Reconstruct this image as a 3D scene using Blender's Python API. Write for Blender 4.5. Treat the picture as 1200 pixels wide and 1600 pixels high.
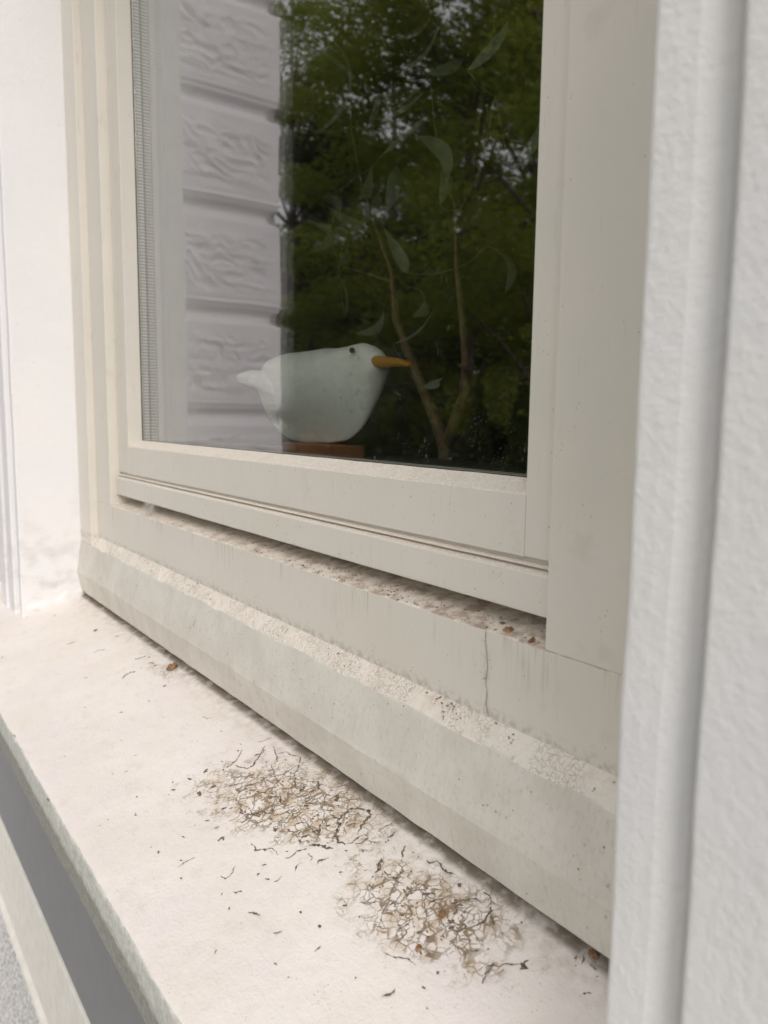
import bpy, bmesh, math, random
import numpy as np
from mathutils import Vector, Matrix, noise
random.seed(7); RNG = np.random.default_rng(7)
for o in list(bpy.data.objects): bpy.data.objects.remove(o)
sc = bpy.context.scene
C = sc.collection
Z0 = 2.2          # height of the camera above the ground; coordinates below are relative to the camera

# ---------------- camera ----------------
cam_d = bpy.data.cameras.new('camera'); cam = bpy.data.objects.new('camera', cam_d); C.objects.link(cam)
X = (0.58592696, 0.10690339, -0.80328156); Y = (0.81028096, -0.06310893, 0.58263369); Z = (0.01159128, -0.99226455, -0.123599)
cam.matrix_world = Matrix(((X[0], -X[1], -X[2], 0), (Y[0], -Y[1], -Y[2], 0), (Z[0], -Z[1], -Z[2], Z0), (0, 0, 0, 1)))
cam_d.sensor_fit = 'VERTICAL'; cam_d.sensor_height = 36; cam_d.lens = 27
cam_d.clip_start = 0.02; cam_d.clip_end = 2000
cam_d.dof.use_dof = True; cam_d.dof.focus_distance = 0.85; cam_d.dof.aperture_fstop = 27 / 4.2
sc.camera = cam
sc.render.resolution_x = 768; sc.render.resolution_y = 1024

# ---------------- world and sun (overcast, brighter from the right) ----------------
SUN = Vector((0.78, -0.32, 0.56)).normalized()
w = bpy.data.worlds.new('World'); sc.world = w; w.use_nodes = True
wt = w.node_tree; wt.nodes.clear()
sky = wt.nodes.new('ShaderNodeTexSky'); sky.sky_type = 'NISHITA'; sky.sun_disc = False
sky.sun_elevation = math.asin(SUN.z); sky.sun_rotation = math.atan2(SUN.x, SUN.y)
sky.dust_density = 3; sky.air_density = 1.0; sky.ozone_density = 0.6
hs = wt.nodes.new('ShaderNodeHueSaturation'); hs.inputs['Saturation'].default_value = 0.22
bg = wt.nodes.new('ShaderNodeBackground'); bg.inputs['Strength'].default_value = 0.15
wo = wt.nodes.new('ShaderNodeOutputWorld')
# closed cloud deck: an even white layer over the clear-sky gradient
cl_ = wt.nodes.new('ShaderNodeMix'); cl_.data_type = 'RGBA'; cl_.inputs[0].default_value = 0.65; cl_.inputs[7].default_value = (12.3, 12.15, 12.6, 1)
wt.links.new(sky.outputs[0], hs.inputs['Color']); wt.links.new(hs.outputs[0], cl_.inputs[6]); wt.links.new(cl_.outputs[2], bg.inputs[0]); wt.links.new(bg.outputs[0], wo.inputs[0])
sd = bpy.data.lights.new('sun', 'SUN'); sun = bpy.data.objects.new('sun', sd); C.objects.link(sun)
sd.energy = 2.0; sd.angle = math.radians(36); sd.color = (1.0, 0.955, 0.92)
sun.rotation_euler = SUN.to_track_quat('Z', 'Y').to_euler(); sun.location = (3, -2, 6)

sc.view_settings.view_transform = 'Standard'; sc.view_settings.look = 'None'
sc.view_settings.exposure = -0.53; sc.view_settings.gamma = 1
sc.render.engine = 'CYCLES'
sc.cycles.max_bounces = 10; sc.cycles.transparent_max_bounces = 24; sc.cycles.glossy_bounces = 5; sc.cycles.diffuse_bounces = 5
sc.cycles.sample_clamp_indirect = 6

# ---------------- object helpers ----------------
def thing(name, label, cat, base, group=None):
    o = bpy.data.objects.new(name, None); C.objects.link(o)
    o.empty_display_size = 0.05
    o.location = (base[0], base[1], base[2] + Z0); o['label'] = label; o['category'] = cat
    if group: o['group'] = group
    o['_b'] = list(base)
    return o
def mesh_obj(name, verts, faces, m, parent=None, base=None, smooth=False, bevel=None):
    """verts in camera-relative coordinates"""
    if parent is not None:
        b = base_of(parent)
    else:
        b = base or (0, 0, 0)
    V = np.asarray(verts, dtype=float) - np.array(b)
    me = bpy.data.meshes.new(name); me.from_pydata([tuple(v) for v in V], [], [tuple(f) for f in faces])
    me.materials.append(m)
    if smooth: me.polygons.foreach_set('use_smooth', [True] * len(me.polygons))
    me.update()
    o = bpy.data.objects.new(name, me); C.objects.link(o)
    if parent is not None:
        o.parent = parent
        if parent.type == 'MESH': o['_b'] = list(b)
        else: o['_b'] = list(b)
    else:
        o.location = (b[0], b[1], b[2] + Z0); o['_b'] = list(b)
    if bevel:
        md = o.modifiers.new('bevel', 'BEVEL'); md.width = bevel; md.segments = 2; md.limit_method = 'ANGLE'; md.angle_limit = math.radians(28)
    return o
def base_of(o): return tuple(o['_b'])
def tag(o, label=None, cat=None, group=None, kind=None):
    if label: o['label'] = label
    if cat: o['category'] = cat
    if group: o['group'] = group
    if kind: o['kind'] = kind
    return o
class MB:
    def __init__(s): s.v = []; s.f = []
    def add(s, vs, fs):
        n = len(s.v); s.v += [tuple(v) for v in vs]; s.f += [tuple(i + n for i in f) for f in fs]
    def box(s, x0, x1, y0, y1, z0, z1):
        s.add([(x0,y0,z0),(x1,y0,z0),(x1,y1,z0),(x0,y1,z0),(x0,y0,z1),(x1,y0,z1),(x1,y1,z1),(x0,y1,z1)],
              [(0,3,2,1),(4,5,6,7),(0,1,5,4),(1,2,6,5),(2,3,7,6),(3,0,4,7)])
    def prism(s, prof, axis, a0, a1, n=1, jit=0.0, fr=30.0, seed=0, caps=True):
        """closed profile polygon swept along x (profile = y,z) or z (profile = x,y)"""
        m = len(prof); vs = []
        for i in range(n + 1):
            t = a0 + (a1 - a0) * i / n
            for k, (p, q) in enumerate(prof):
                dp = dq = 0
                if jit:
                    dp = jit * noise.noise(Vector((t * fr, k * 3.7 + seed, 0.5)))
                    dq = jit * noise.noise(Vector((t * fr, k * 3.7 + seed, 9.5)))
                vs.append((t, p + dp, q + dq) if axis == 'x' else (p + dp, q + dq, t))
        fs = []
        for i in range(n):
            for k in range(m):
                a = i * m + k; b = i * m + (k + 1) % m
                fs.append((a, b, b + m, a + m))
        if caps:
            fs.append(tuple(range(m - 1, -1, -1))); fs.append(tuple(n * m + k for k in range(m)))
        s.add(vs, fs)
    def tube(s, pts, rad, seg=8, wob=0):
        pts = [Vector(p) for p in pts]; n = len(pts)
        if not hasattr(rad, '__len__'): rad = [rad] * n
        vs = []; up = Vector((0.13, 0.2, 0.97))
        for i, p in enumerate(pts):
            d = (pts[min(i + 1, n - 1)] - pts[max(i - 1, 0)]).normalized()
            u = d.cross(up)
            if u.length < 0.05: u = d.cross(Vector((1, 0, 0)))
            u.normalize(); v = d.cross(u)
            for k in range(seg):
                a = 2 * math.pi * k / seg; r = rad[i] * (1 + wob * noise.noise(p * 40 + Vector((k, 0, 0))))
                vs.append(p + u * math.cos(a) * r + v * math.sin(a) * r)
        fs = []
        for i in range(n - 1):
            for k in range(seg):
                a = i * seg + k; b = i * seg + (k + 1) % seg
                fs.append((a, b, b + seg, a + seg))
        fs.append(tuple(range(seg - 1, -1, -1))); fs.append(tuple((n - 1) * seg + k for k in range(seg)))
        s.add(vs, fs)
    def ell_loft(s, rows, seg=24, power=1.0):
        """rows: (x, y, z, ry, rz) rings in planes of constant x"""
        vs = []
        for (x, y, z, ry, rz) in rows:
            for k in range(seg):
                a = 2 * math.pi * k / seg
                vs.append((x, y + ry * math.cos(a), z + rz * math.sin(a)))
        fs = []
        for i in range(len(rows) - 1):
            for k in range(seg):
                a = i * seg + k; b = i * seg + (k + 1) % seg
                fs.append((a, a + seg, b + seg, b))
        fs.append(tuple(range(seg))); fs.append(tuple((len(rows) - 1) * seg + k for k in range(seg - 1, -1, -1)))
        s.add(vs, fs)
    def build(s, name, m, parent=None, base=None, smooth=False, bevel=None):
        o = mesh_obj(name, s.v, s.f, m, parent, base, smooth, bevel)
        bm = bmesh.new(); bm.from_mesh(o.data); bmesh.ops.recalc_face_normals(bm, faces=bm.faces); bm.to_mesh(o.data); bm.free()
        return o

# ---------------- material helpers ----------------
class G:
    def __init__(s, name):
        s.m = bpy.data.materials.new(name); s.m.use_nodes = True; s.t = s.m.node_tree; s.t.nodes.clear()
        s.out = s.n('ShaderNodeOutputMaterial')
        s.pos = s.n('ShaderNodeNewGeometry').outputs['Position']
    def n(s, typ, **kw):
        nd = s.t.nodes.new(typ)
        for k, v in kw.items(): setattr(nd, k, v)
        return nd
    def set(s, sock, v):
        if isinstance(v, bpy.types.NodeSocket): s.t.links.new(v, sock)
        elif isinstance(v, tuple) and len(v) == 3 and sock.type == 'RGBA': sock.default_value = (*v, 1)
        else: sock.default_value = v
    def math(s, op, a, b=0.0, clamp=False):
        nd = s.n('ShaderNodeMath', operation=op, use_clamp=clamp); s.set(nd.inputs[0], a); s.set(nd.inputs[1], b); return nd.outputs[0]
    def vmul(s, v, sc_):
        nd = s.n('ShaderNodeVectorMath', operation='MULTIPLY'); s.set(nd.inputs[0], v); nd.inputs[1].default_value = sc_; return nd.outputs[0]
    def vadd(s, a, b):
        nd = s.n('ShaderNodeVectorMath', operation='ADD'); s.set(nd.inputs[0], a); s.set(nd.inputs[1], b); return nd.outputs[0]
    def noise(s, v, scale, detail=3, rough=0.55, col=False, dist=0.0):
        nd = s.n('ShaderNodeTexNoise'); s.set(nd.inputs['Vector'], v); nd.inputs['Scale'].default_value = scale
        nd.inputs['Detail'].default_value = detail; nd.inputs['Roughness'].default_value = rough; nd.inputs['Distortion'].default_value = dist
        return nd.outputs['Color' if col else 'Fac']
    def vor(s, v, scale, feature='F1', dim='3D', rnd=1.0):
        nd = s.n('ShaderNodeTexVoronoi', feature=feature, voronoi_dimensions=dim); s.set(nd.inputs['Vector'], v)
        nd.inputs['Scale'].default_value = scale; nd.inputs['Randomness'].default_value = rnd; return nd.outputs['Distance']
    def ramp(s, v, a, b, c=0.0, d=1.0):
        nd = s.n('ShaderNodeMapRange', interpolation_type='SMOOTHSTEP'); s.set(nd.inputs[0], v)
        for i, q in enumerate((a, b, c, d)): nd.inputs[i + 1].default_value = q
        return nd.outputs[0]
    def mix(s, f, a, b):
        nd = s.n('ShaderNodeMix', data_type='RGBA'); s.set(nd.inputs['Factor'], f); s.set(nd.inputs['A'], a) if False else None
        s.set(nd.inputs[6], a); s.set(nd.inputs[7], b); return nd.outputs[2]
    def bump(s, h, strength=1.0, dist=0.001, normal=None):
        nd = s.n('ShaderNodeBump'); s.set(nd.inputs['Height'], h); nd.inputs['Strength'].default_value = strength; nd.inputs['Distance'].default_value = dist
        if normal is not None: s.set(nd.inputs['Normal'], normal)
        return nd.outputs[0]
    def bsdf(s, col, rough=0.6, normal=None, spec=0.4, **kw):
        b = s.n('ShaderNodeBsdfPrincipled'); s.set(b.inputs['Base Color'], col); s.set(b.inputs['Roughness'], rough)
        b.inputs['Specular IOR Level'].default_value = spec
        if normal is not None: s.set(b.inputs['Normal'], normal)
        for k, v in kw.items(): s.set(b.inputs[k], v)
        s.t.links.new(b.outputs[0], s.out.inputs[0]); return b
def M_flat(name, col, rough=0.6, var=0.08, scale=40, bump=0.0, spec=0.4, **kw):
    g = G(name); nz = g.noise(g.pos, scale, 4)
    f = g.ramp(nz, 0.3, 0.7)
    c = g.mix(f, tuple(x * (1 - var) for x in col), tuple(min(1, x * (1 + var)) for x in col))
    nm = g.bump(nz, 1.0, bump) if bump else None
    g.bsdf(c, rough, nm, spec, **kw); return g.m

# painted timber of the window: smooth olive-grey cream; soiled and gritty where a ledge faces up
def M_paint(name, col, streak=0.0, specks=1.0):
    g = G(name); P = g.pos
    big = g.noise(P, 6, 3); fine = g.noise(P, 180, 3)
    c = g.mix(g.ramp(big, 0.35, 0.65), (col[0] * 0.975, col[1] * 0.98, col[2] * 0.965), (col[0] * 1.02, col[1] * 1.01, col[2] * 1.02))
    soil = g.noise(P, 24, 5, 0.65)
    c = g.mix(g.math('MULTIPLY', g.ramp(soil, 0.56, 0.74), 0.16), c, (0.40, 0.36, 0.28))
    # faint scratches and run marks down the faces
    st = g.noise(g.vmul(P, (260, 60, 14)), 1, 4)
    c = g.mix(g.math('MULTIPLY', g.ramp(st, 0.60, 0.78), 0.25 + streak), c, (0.36, 0.33, 0.27))
    # tiny dark specks
    vd = g.vor(P, 170); sel = g.noise(P, 30, 3)
    sp = g.math('MULTIPLY', g.ramp(vd, 0.05, 0.12, 1, 0), g.ramp(sel, 0.55, 0.60))
    c = g.mix(g.math('MULTIPLY', sp, 0.8 * specks), c, (0.10, 0.08, 0.06))
    # soiled ledges
    gn = g.n('ShaderNodeNewGeometry').outputs['True Normal']
    sx = g.n('ShaderNodeSeparateXYZ'); g.set(sx.inputs[0], gn)
    up = g.ramp(sx.outputs[2], 0.45, 0.62)
    grit = g.noise(P, 330, 4, 0.7); blot = g.noise(P, 55, 4)
    dc = g.mix(g.ramp(grit, 0.35, 0.7), (0.70, 0.62, 0.51), (0.90, 0.84, 0.75))
    sxp = g.n('ShaderNodeSeparateXYZ'); g.set(sxp.inputs[0], P)
    heavy = g.math('MULTIPLY', g.ramp(sxp.outputs[0], -1.6, -0.5, 0.35, 0.9), g.ramp(sxp.outputs[2], Z0 - 0.17, Z0 - 0.165, 1.0, 0.12))
    dc = g.mix(g.math('MULTIPLY', g.ramp(blot, 0.42, 0.66), heavy), dc, (0.34, 0.235, 0.16))
    c = g.mix(g.math('MULTIPLY', up, 0.8), c, dc)
    # dirt washed over the arris of the lower frame rail and gathered along its foot
    zz = g.n('ShaderNodeSeparateXYZ'); g.set(zz.inputs[0], P)
    run = g.noise(g.vmul(P, (200, 40, 9)), 1, 5, 0.65)
    nz_ = g.noise(P, 11, 2)
    top = g.math('MULTIPLY', g.ramp(zz.outputs[2], Z0 - 0.243, Z0 - 0.190, 0, 1), g.ramp(zz.outputs[2], Z0 - 0.1885, Z0 - 0.1895, 0, 1))
    c = g.mix(g.math('MULTIPLY', g.math('MULTIPLY', top, g.ramp(run, 0.50, 0.66)), g.ramp(nz_, 0.45, 0.65, 0.04, 0.42)), c, (0.27, 0.235, 0.18))
    foot = g.math('MULTIPLY', g.ramp(zz.outputs[2], Z0 - 0.254, Z0 - 0.266, 0, 1), g.ramp(g.noise(P, 120, 4), 0.42, 0.62))
    foot = g.math('MULTIPLY', foot, g.ramp(zz.outputs[2], Z0 - 0.2752, Z0 - 0.2748, 0, 1))
    c = g.mix(g.math('MULTIPLY', foot, 0.38), c, (0.24, 0.20, 0.15))
    h = g.math('ADD', g.math('MULTIPLY', g.noise(g.vmul(P, (1, 1, 0.5)), 90, 2), 0.35), g.math('MULTIPLY', g.math('MULTIPLY', grit, up), 2.0))
    h = g.math('ADD', h, g.math('MULTIPLY', fine, 0.05))
    g.bsdf(c, g.mix(up, (0.42,) * 3, (0.9,) * 3), g.bump(h, 0.8, 0.0008), 0.35)
    return g.m
PAINT = M_paint('window_paint', (0.70, 0.655, 0.58))
PAINT_SASH = M_paint('sash_paint', (0.70, 0.655, 0.58), 0.02)

# weathered, chalky trim at the bottom: streaked, grey-brown soiling
def M_trim():
    g = G('weathered_trim_paint'); P = g.pos
    st = g.noise(g.vmul(P, (170, 60, 34)), 1, 5, 0.65); blot = g.noise(P, 16, 4, 0.6)
    c = g.mix(g.ramp(blot, 0.35, 0.68), (0.64, 0.60, 0.53), (0.71, 0.675, 0.605))
    c = g.mix(g.math('MULTIPLY', g.ramp(st, 0.5, 0.78), 0.26), c, (0.44, 0.38, 0.30))
    vd = g.vor(P, 120); sp = g.math('MULTIPLY', g.ramp(vd, 0.06, 0.14, 1, 0), g.ramp(g.noise(P, 25, 2), 0.55, 0.62))
    mk = g.noise(g.vmul(P, (1, 1, 0.5)), 62, 5, 0.7)
    mark = g.math('MULTIPLY', g.ramp(mk, 0.64, 0.70), g.ramp(g.noise(P, 9, 2), 0.52, 0.60))
    c = g.mix(g.math('MULTIPLY', mark, 0.7), c, (0.24, 0.19, 0.14))
    c = g.mix(sp, c, (0.12, 0.09, 0.06))
    gn = g.n('ShaderNodeNewGeometry').outputs['True Normal']; sx = g.n('ShaderNodeSeparateXYZ'); g.set(sx.inputs[0], gn)
    up = g.ramp(sx.outputs[2], 0.45, 0.62)
    grit = g.noise(P, 260, 4, 0.7)
    cr = g.vor(g.vadd(P, g.vmul(g.noise(P, 60, 2, col=True), (0.02, 0.02, 0.02))), 190, 'DISTANCE_TO_EDGE')
    crk = g.math('MULTIPLY', g.ramp(cr, 0.02, 0.09, 1, 0), g.ramp(g.noise(P, 18, 3), 0.42, 0.52))
    dc = g.mix(g.ramp(grit, 0.35, 0.7), (0.80, 0.71, 0.60), (0.90, 0.84, 0.76))
    dc = g.mix(g.math('MULTIPLY', g.ramp(g.noise(P, 70, 4), 0.48, 0.68), 0.4), dc, (0.50, 0.37, 0.26))
    dc = g.mix(g.ramp(g.noise(P, 13, 3), 0.42, 0.58, 0.0, 0.65), dc, (0.84, 0.78, 0.69))
    dc = g.mix(g.math('MULTIPLY', crk, 0.5), dc, (0.22, 0.16, 0.11))
    c = g.mix(up, c, dc)
    h = g.math('ADD', g.math('MULTIPLY', st, 0.9), g.math('MULTIPLY', g.math('MULTIPLY', grit, up), 1.5))
    h = g.math('ADD', h, g.math('MULTIPLY', g.noise(P, 210, 4, 0.7), 0.8))
    fine_ = g.noise(g.vmul(P, (1, 1, 0.6)), 240, 3, 0.7)
    c = g.mix(g.math('MULTIPLY', g.math('SUBTRACT', 1.0, up), g.ramp(fine_, 0.5, 0.75, 0, 0.35)), c, (0.42, 0.37, 0.29))
    g.bsdf(c, 0.75, g.bump(h, 0.8, 0.0008), 0.3); return g.m
TRIM = M_trim()

# rendered plaster, orange-peel relief
def M_plaster(name, col, s=130, depth=0.0016, tint=(0.97, 0.98, 1.0), smudge=False):
    g = G(name); P = g.pos
    a = g.noise(P, s, 5, 0.68); b = g.noise(P, s * 0.33, 2); big = g.noise(P, 5, 3)
    c = g.mix(g.ramp(big, 0.35, 0.65), col, tuple(x * t for x, t in zip(col, tint)))
    pit = g.math('MULTIPLY', g.ramp(g.vor(P, 45), 0.05, 0.11, 1, 0), g.ramp(g.noise(P, 17, 2), 0.56, 0.6))
    c = g.mix(g.math('MULTIPLY', pit, 0.35), c, tuple(x * 0.5 for x in col))
    if smudge:
        zz = g.n('ShaderNodeSeparateXYZ'); g.set(zz.inputs[0], P)
        sm = g.math('MULTIPLY', g.ramp(zz.outputs[2], Z0 - 0.12, Z0 - 0.40, 0.0, 1.0), g.ramp(g.noise(g.vmul(P, (1, 1, 1.6)), 16, 5, 0.62), 0.47, 0.72))
        c = g.mix(g.math('MULTIPLY', sm, 0.55), c, (0.50, 0.49, 0.47))
    h = g.math('ADD', g.ramp(a, 0.25, 0.8), g.math('MULTIPLY', b, 0.8))
    h = g.math('SUBTRACT', h, g.math('MULTIPLY', pit, 0.6))
    g.bsdf(c, 0.8, g.bump(h, 0.6, depth), 0.25); return g.m
PLASTER = M_plaster('white_plaster', (0.76, 0.74, 0.715), 165, 0.0009)
PLASTER_SM = M_plaster('smooth_white_plaster', (0.83, 0.805, 0.79), 110, 0.0009, smudge=True)
APRON = M_flat('grey_apron_paint', (0.24, 0.24, 0.243), 0.7, 0.03, 20, 0.0003)
BAND = M_flat('cream_band_paint', (0.76, 0.73, 0.66), 0.7, 0.05, 30, 0.0006)
def M_rough():
    g = G('roughcast'); P = g.pos; a = g.noise(P, 85, 4, 0.7); v = g.vor(P, 120)
    c = g.mix(g.ramp(a, 0.36, 0.60), (0.26, 0.27, 0.23), (0.88, 0.86, 0.85)); g.bsdf(c, 0.9, g.bump(g.math('ADD', a, v), 1, 0.003), 0.2); return g.m
ROUGH = M_rough()

# the sill: cream paint over stone with crackled, lichen-darkened patches
def M_sill():
    g = G('crackled_sill_paint'); P = g.pos
    sx = g.n('ShaderNodeSeparateXYZ'); g.set(sx.inputs[0], P)
    big = g.noise(P, 7, 4, 0.6)
    c = g.mix(g.ramp(big, 0.35, 0.65), (0.82, 0.755, 0.685), (0.86, 0.805, 0.745))
    lil = g.noise(g.vadd(P, (3.0, 1.0, 0.0)), 9, 3)
    c = g.mix(g.math('MULTIPLY', g.ramp(lil, 0.5, 0.68), 0.5), c, (0.82, 0.75, 0.73))
    grime = g.noise(g.vmul(P, (1, 1.6, 1)), 38, 5, 0.65)
    c = g.mix(g.math('MULTIPLY', g.ramp(grime, 0.50, 0.78), 0.34), c, (0.66, 0.55, 0.45))
    # rust and ochre stain areas
    def blob(cx, cy, rx, ry, ang):
        mp = g.n('ShaderNodeMapping', vector_type='TEXTURE'); g.set(mp.inputs['Vector'], P)
        mp.inputs['Location'].default_value = (cx, cy, 0); mp.inputs['Rotation'].default_value = (0, 0, ang); mp.inputs['Scale'].default_value = (rx, ry, 1e4)
        ln = g.n('ShaderNodeVectorMath', operation='LENGTH'); g.set(ln.inputs[0], mp.outputs[0]); return ln.outputs['Value']
    warp = g.noise(P, 28, 3, col=True)
    def cluster(cx, cy, rx, ry, ang, edge=0.9):
        d = blob(cx, cy, rx, ry, ang)
        d = g.math('ADD', d, g.math('MULTIPLY', g.math('SUBTRACT', g.noise(P, 45, 3), 0.5), 1.6))
        return g.ramp(d, edge * 0.45, edge * 1.25, 1, 0)
    k1 = cluster(-0.715, 0.398, 0.165, 0.066, 0.32)
    k2 = cluster(-0.480, 0.397, 0.105, 0.052, 0.15)
    k3 = cluster(-1.20, 0.425, 0.10, 0.030, 0.2, 0.55)
    flat = g.vmul(g.vadd(g.vadd(P, g.vmul(warp, (0.011, 0.011, 0))), g.vmul(g.noise(P, 130, 2, col=True), (0.0060, 0.0060, 0))), (1, 1, 0))
    wmod = g.math('MULTIPLY', g.ramp(g.noise(P, 75, 3, 0.6), 0.45, 0.72), 0.075)
    def crk(scale, w0, w1):
        e = g.math('SUBTRACT', g.vor(flat, scale, 'DISTANCE_TO_EDGE'), wmod)
        brk = g.ramp(g.noise(P, 110, 3), 0.37, 0.45)
        return g.math('MULTIPLY', g.ramp(e, w0, w1, 1, 0), brk)
    c1 = g.math('MAXIMUM', crk(58, 0.010, 0.032), g.math('MULTIPLY', crk(120, 0.016, 0.05), 0.85))
    m = g.math('ADD', k1, g.math('ADD', k2, g.math('MULTIPLY', k3, 0.4)), clamp=True)
    core = g.math('MULTIPLY', m, g.ramp(g.noise(P, 60, 4, 0.6), 0.42, 0.66))
    c = g.mix(g.math('MULTIPLY', core, 0.8), c, (0.54, 0.41, 0.26))
    c = g.mix(g.math('MULTIPLY', g.math('MULTIPLY', c1, m), 0.93), c, g.mix(g.noise(P, 90, 2), (0.17, 0.12, 0.075), (0.36, 0.26, 0.16)))
    # loose specks all over
    vd = g.vor(P, 230); sp = g.math('MULTIPLY', g.ramp(vd, 0.06, 0.15, 1, 0), g.ramp(g.noise(P, 33, 3), 0.48, 0.60))
    c = g.mix(g.math('MULTIPLY', sp, 0.7), c, (0.20, 0.15, 0.11))
    vd2 = g.vor(g.vadd(P, (5, 2, 0)), 95); sp2 = g.math('MULTIPLY', g.ramp(vd2, 0.04, 0.10, 1, 0), g.ramp(g.noise(g.vadd(P, (1, 7, 0)), 14, 3), 0.56, 0.62))
    c = g.mix(g.math('MULTIPLY', sp2, 0.85), c, (0.10, 0.08, 0.06))
    # dust collected along the back edge
    back = g.ramp(sx.outputs[1], 0.40, 0.46)
    c = g.mix(g.math('MULTIPLY', g.math('MULTIPLY', back, g.ramp(g.noise(P, 80, 4), 0.35, 0.7)), 0.5), c, (0.42, 0.34, 0.26))
    contact_shade = g.ramp(sx.outputs[1], 0.443, 0.452)  # contact shade under the bottom trim, painted into the sill colour
    c = g.mix(g.math('MULTIPLY', contact_shade, g.ramp(g.noise(P, 60, 4), 0.30, 0.55, 0.35, 0.9)), c, (0.20, 0.165, 0.12))
    # greenish nose
    nn = g.n('ShaderNodeNewGeometry').outputs['True Normal']; sn = g.n('ShaderNodeSeparateXYZ'); g.set(sn.inputs[0], nn)
    side = g.ramp(sn.outputs[2], 0.35, 0.7, 1, 0)
    rgh = g.noise(P, 140, 4, 0.7)
    c = g.mix(side, c, g.mix(g.ramp(rgh, 0.35, 0.65), (0.56, 0.55, 0.49), (0.72, 0.71, 0.65)))
    streak = g.noise(g.vmul(P, (70, 200, 70)), 1, 4)
    h = g.math('ADD', g.math('MULTIPLY', streak, 0.9), g.math('MULTIPLY', g.noise(P, 320, 3, 0.65), 0.9))
    h = g.math('ADD', h, g.math('MULTIPLY', g.noise(P, 45, 3), 1.3))
    h = g.math('SUBTRACT', h, g.math('MULTIPLY', g.math('MULTIPLY', c1, m), 1.2))
    h = g.math('ADD', h, g.math('MULTIPLY', g.math('MULTIPLY', rgh, side), 2.0))
    g.bsdf(c, 0.72, g.bump(h, 0.8, 0.0009), 0.3); return g.m
SILL = M_sill()

# glass: clear, reflecting by angle (Schlick), with a little dust lying on the outer face
def M_glass(name, dust, F0=0.042):
    g = G(name); P = g.pos
    gi = g.n('ShaderNodeNewGeometry')
    dt = g.n('ShaderNodeVectorMath', operation='DOT_PRODUCT'); g.set(dt.inputs[0], gi.outputs['Incoming']); g.set(dt.inputs[1], gi.outputs['Normal'])
    cs = g.math('ABSOLUTE', dt.outputs['Value'])
    F = g.math('ADD', F0, g.math('MULTIPLY', g.math('POWER', g.math('SUBTRACT', 1.0, cs), 5.0), 1 - F0))
    tr = g.n('ShaderNodeBsdfTransparent'); tr.inputs[0].default_value = (0.988, 0.993, 0.984, 1)
    gl = g.n('ShaderNodeBsdfGlossy'); gl.inputs['Roughness'].default_value = 0.0
    wav = g.noise(P, 5, 1)
    g.set(gl.inputs['Normal'], g.bump(wav, 1.0, 0.0004))
    mx = g.n('ShaderNodeMixShader'); g.set(mx.inputs[0], F); g.set(mx.inputs[1], tr.outputs[0]); g.set(mx.inputs[2], gl.outputs[0])
    res = mx.outputs[0]
    if dust:
        sx = g.n('ShaderNodeSeparateXYZ'); g.set(sx.inputs[0], P)
        low = g.ramp(sx.outputs[2], Z0 - 0.06, Z0 + 0.22, 1.0, 0.25)
        vd = g.vor(P, 300); d1 = g.math('MULTIPLY', g.ramp(vd, 0.10, 0.24, 1, 0), g.ramp(g.noise(P, 55, 3), 0.44, 0.62))
        vd2 = g.vor(g.vmul(P, (1, 1, 0.35)), 75); d2 = g.math('MULTIPLY', g.ramp(vd2, 0.04, 0.10, 1, 0), g.ramp(g.noise(P, 20, 3), 0.52, 0.6))
        vd3 = g.vor(g.vmul(P, (1, 1, 0.06)), 90); d3 = g.math('MULTIPLY', g.ramp(vd3, 0.02, 0.06, 1, 0), g.ramp(g.noise(P, 13, 3), 0.50, 0.58))
        film = g.math('MULTIPLY', g.noise(g.vmul(P, (1, 1, 0.3)), 9, 4), 0.003)
        df = g.n('ShaderNodeBsdfDiffuse'); df.inputs[0].default_value = (0.75, 0.74, 0.70, 1)
        fac = g.math('ADD', film, g.math('MULTIPLY', g.math('ADD', d1, g.math('ADD', d2, g.math('MULTIPLY', d3, 0.5))), g.math('MULTIPLY', low, dust)), clamp=True)
        m2 = g.n('ShaderNodeMixShader'); g.set(m2.inputs[0], fac); g.set(m2.inputs[1], res); g.set(m2.inputs[2], df.outputs[0]); res = m2.outputs[0]
    g.t.links.new(res, g.out.inputs[0]); return g.m
GLASS_OUT = M_glass('dusty_outer_glass', 0.17, 0.14)
GLASS = M_glass('clear_glass', 0)
def M_spacer():
    g = G('perforated_aluminium'); P = g.pos
    v = g.vor(g.vmul(P, (1, 1, 1)), 1)
    w1 = g.n('ShaderNodeTexWave', wave_type='BANDS', bands_direction='Z'); g.set(w1.inputs['Vector'], P); w1.inputs['Scale'].default_value = 52
    c = g.mix(g.ramp(w1.outputs['Fac'], 0.3, 0.7), (0.25, 0.27, 0.28), (0.80, 0.84, 0.86))
    g.bsdf(c, 0.4, g.bump(w1.outputs['Fac'], 1, 0.0005), 0.5, Metallic=0.25); return g.m
SPACER = M_spacer()
RUBBER = M_flat('black_gasket', (0.03, 0.03, 0.032), 0.6, 0.1, 80)

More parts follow.
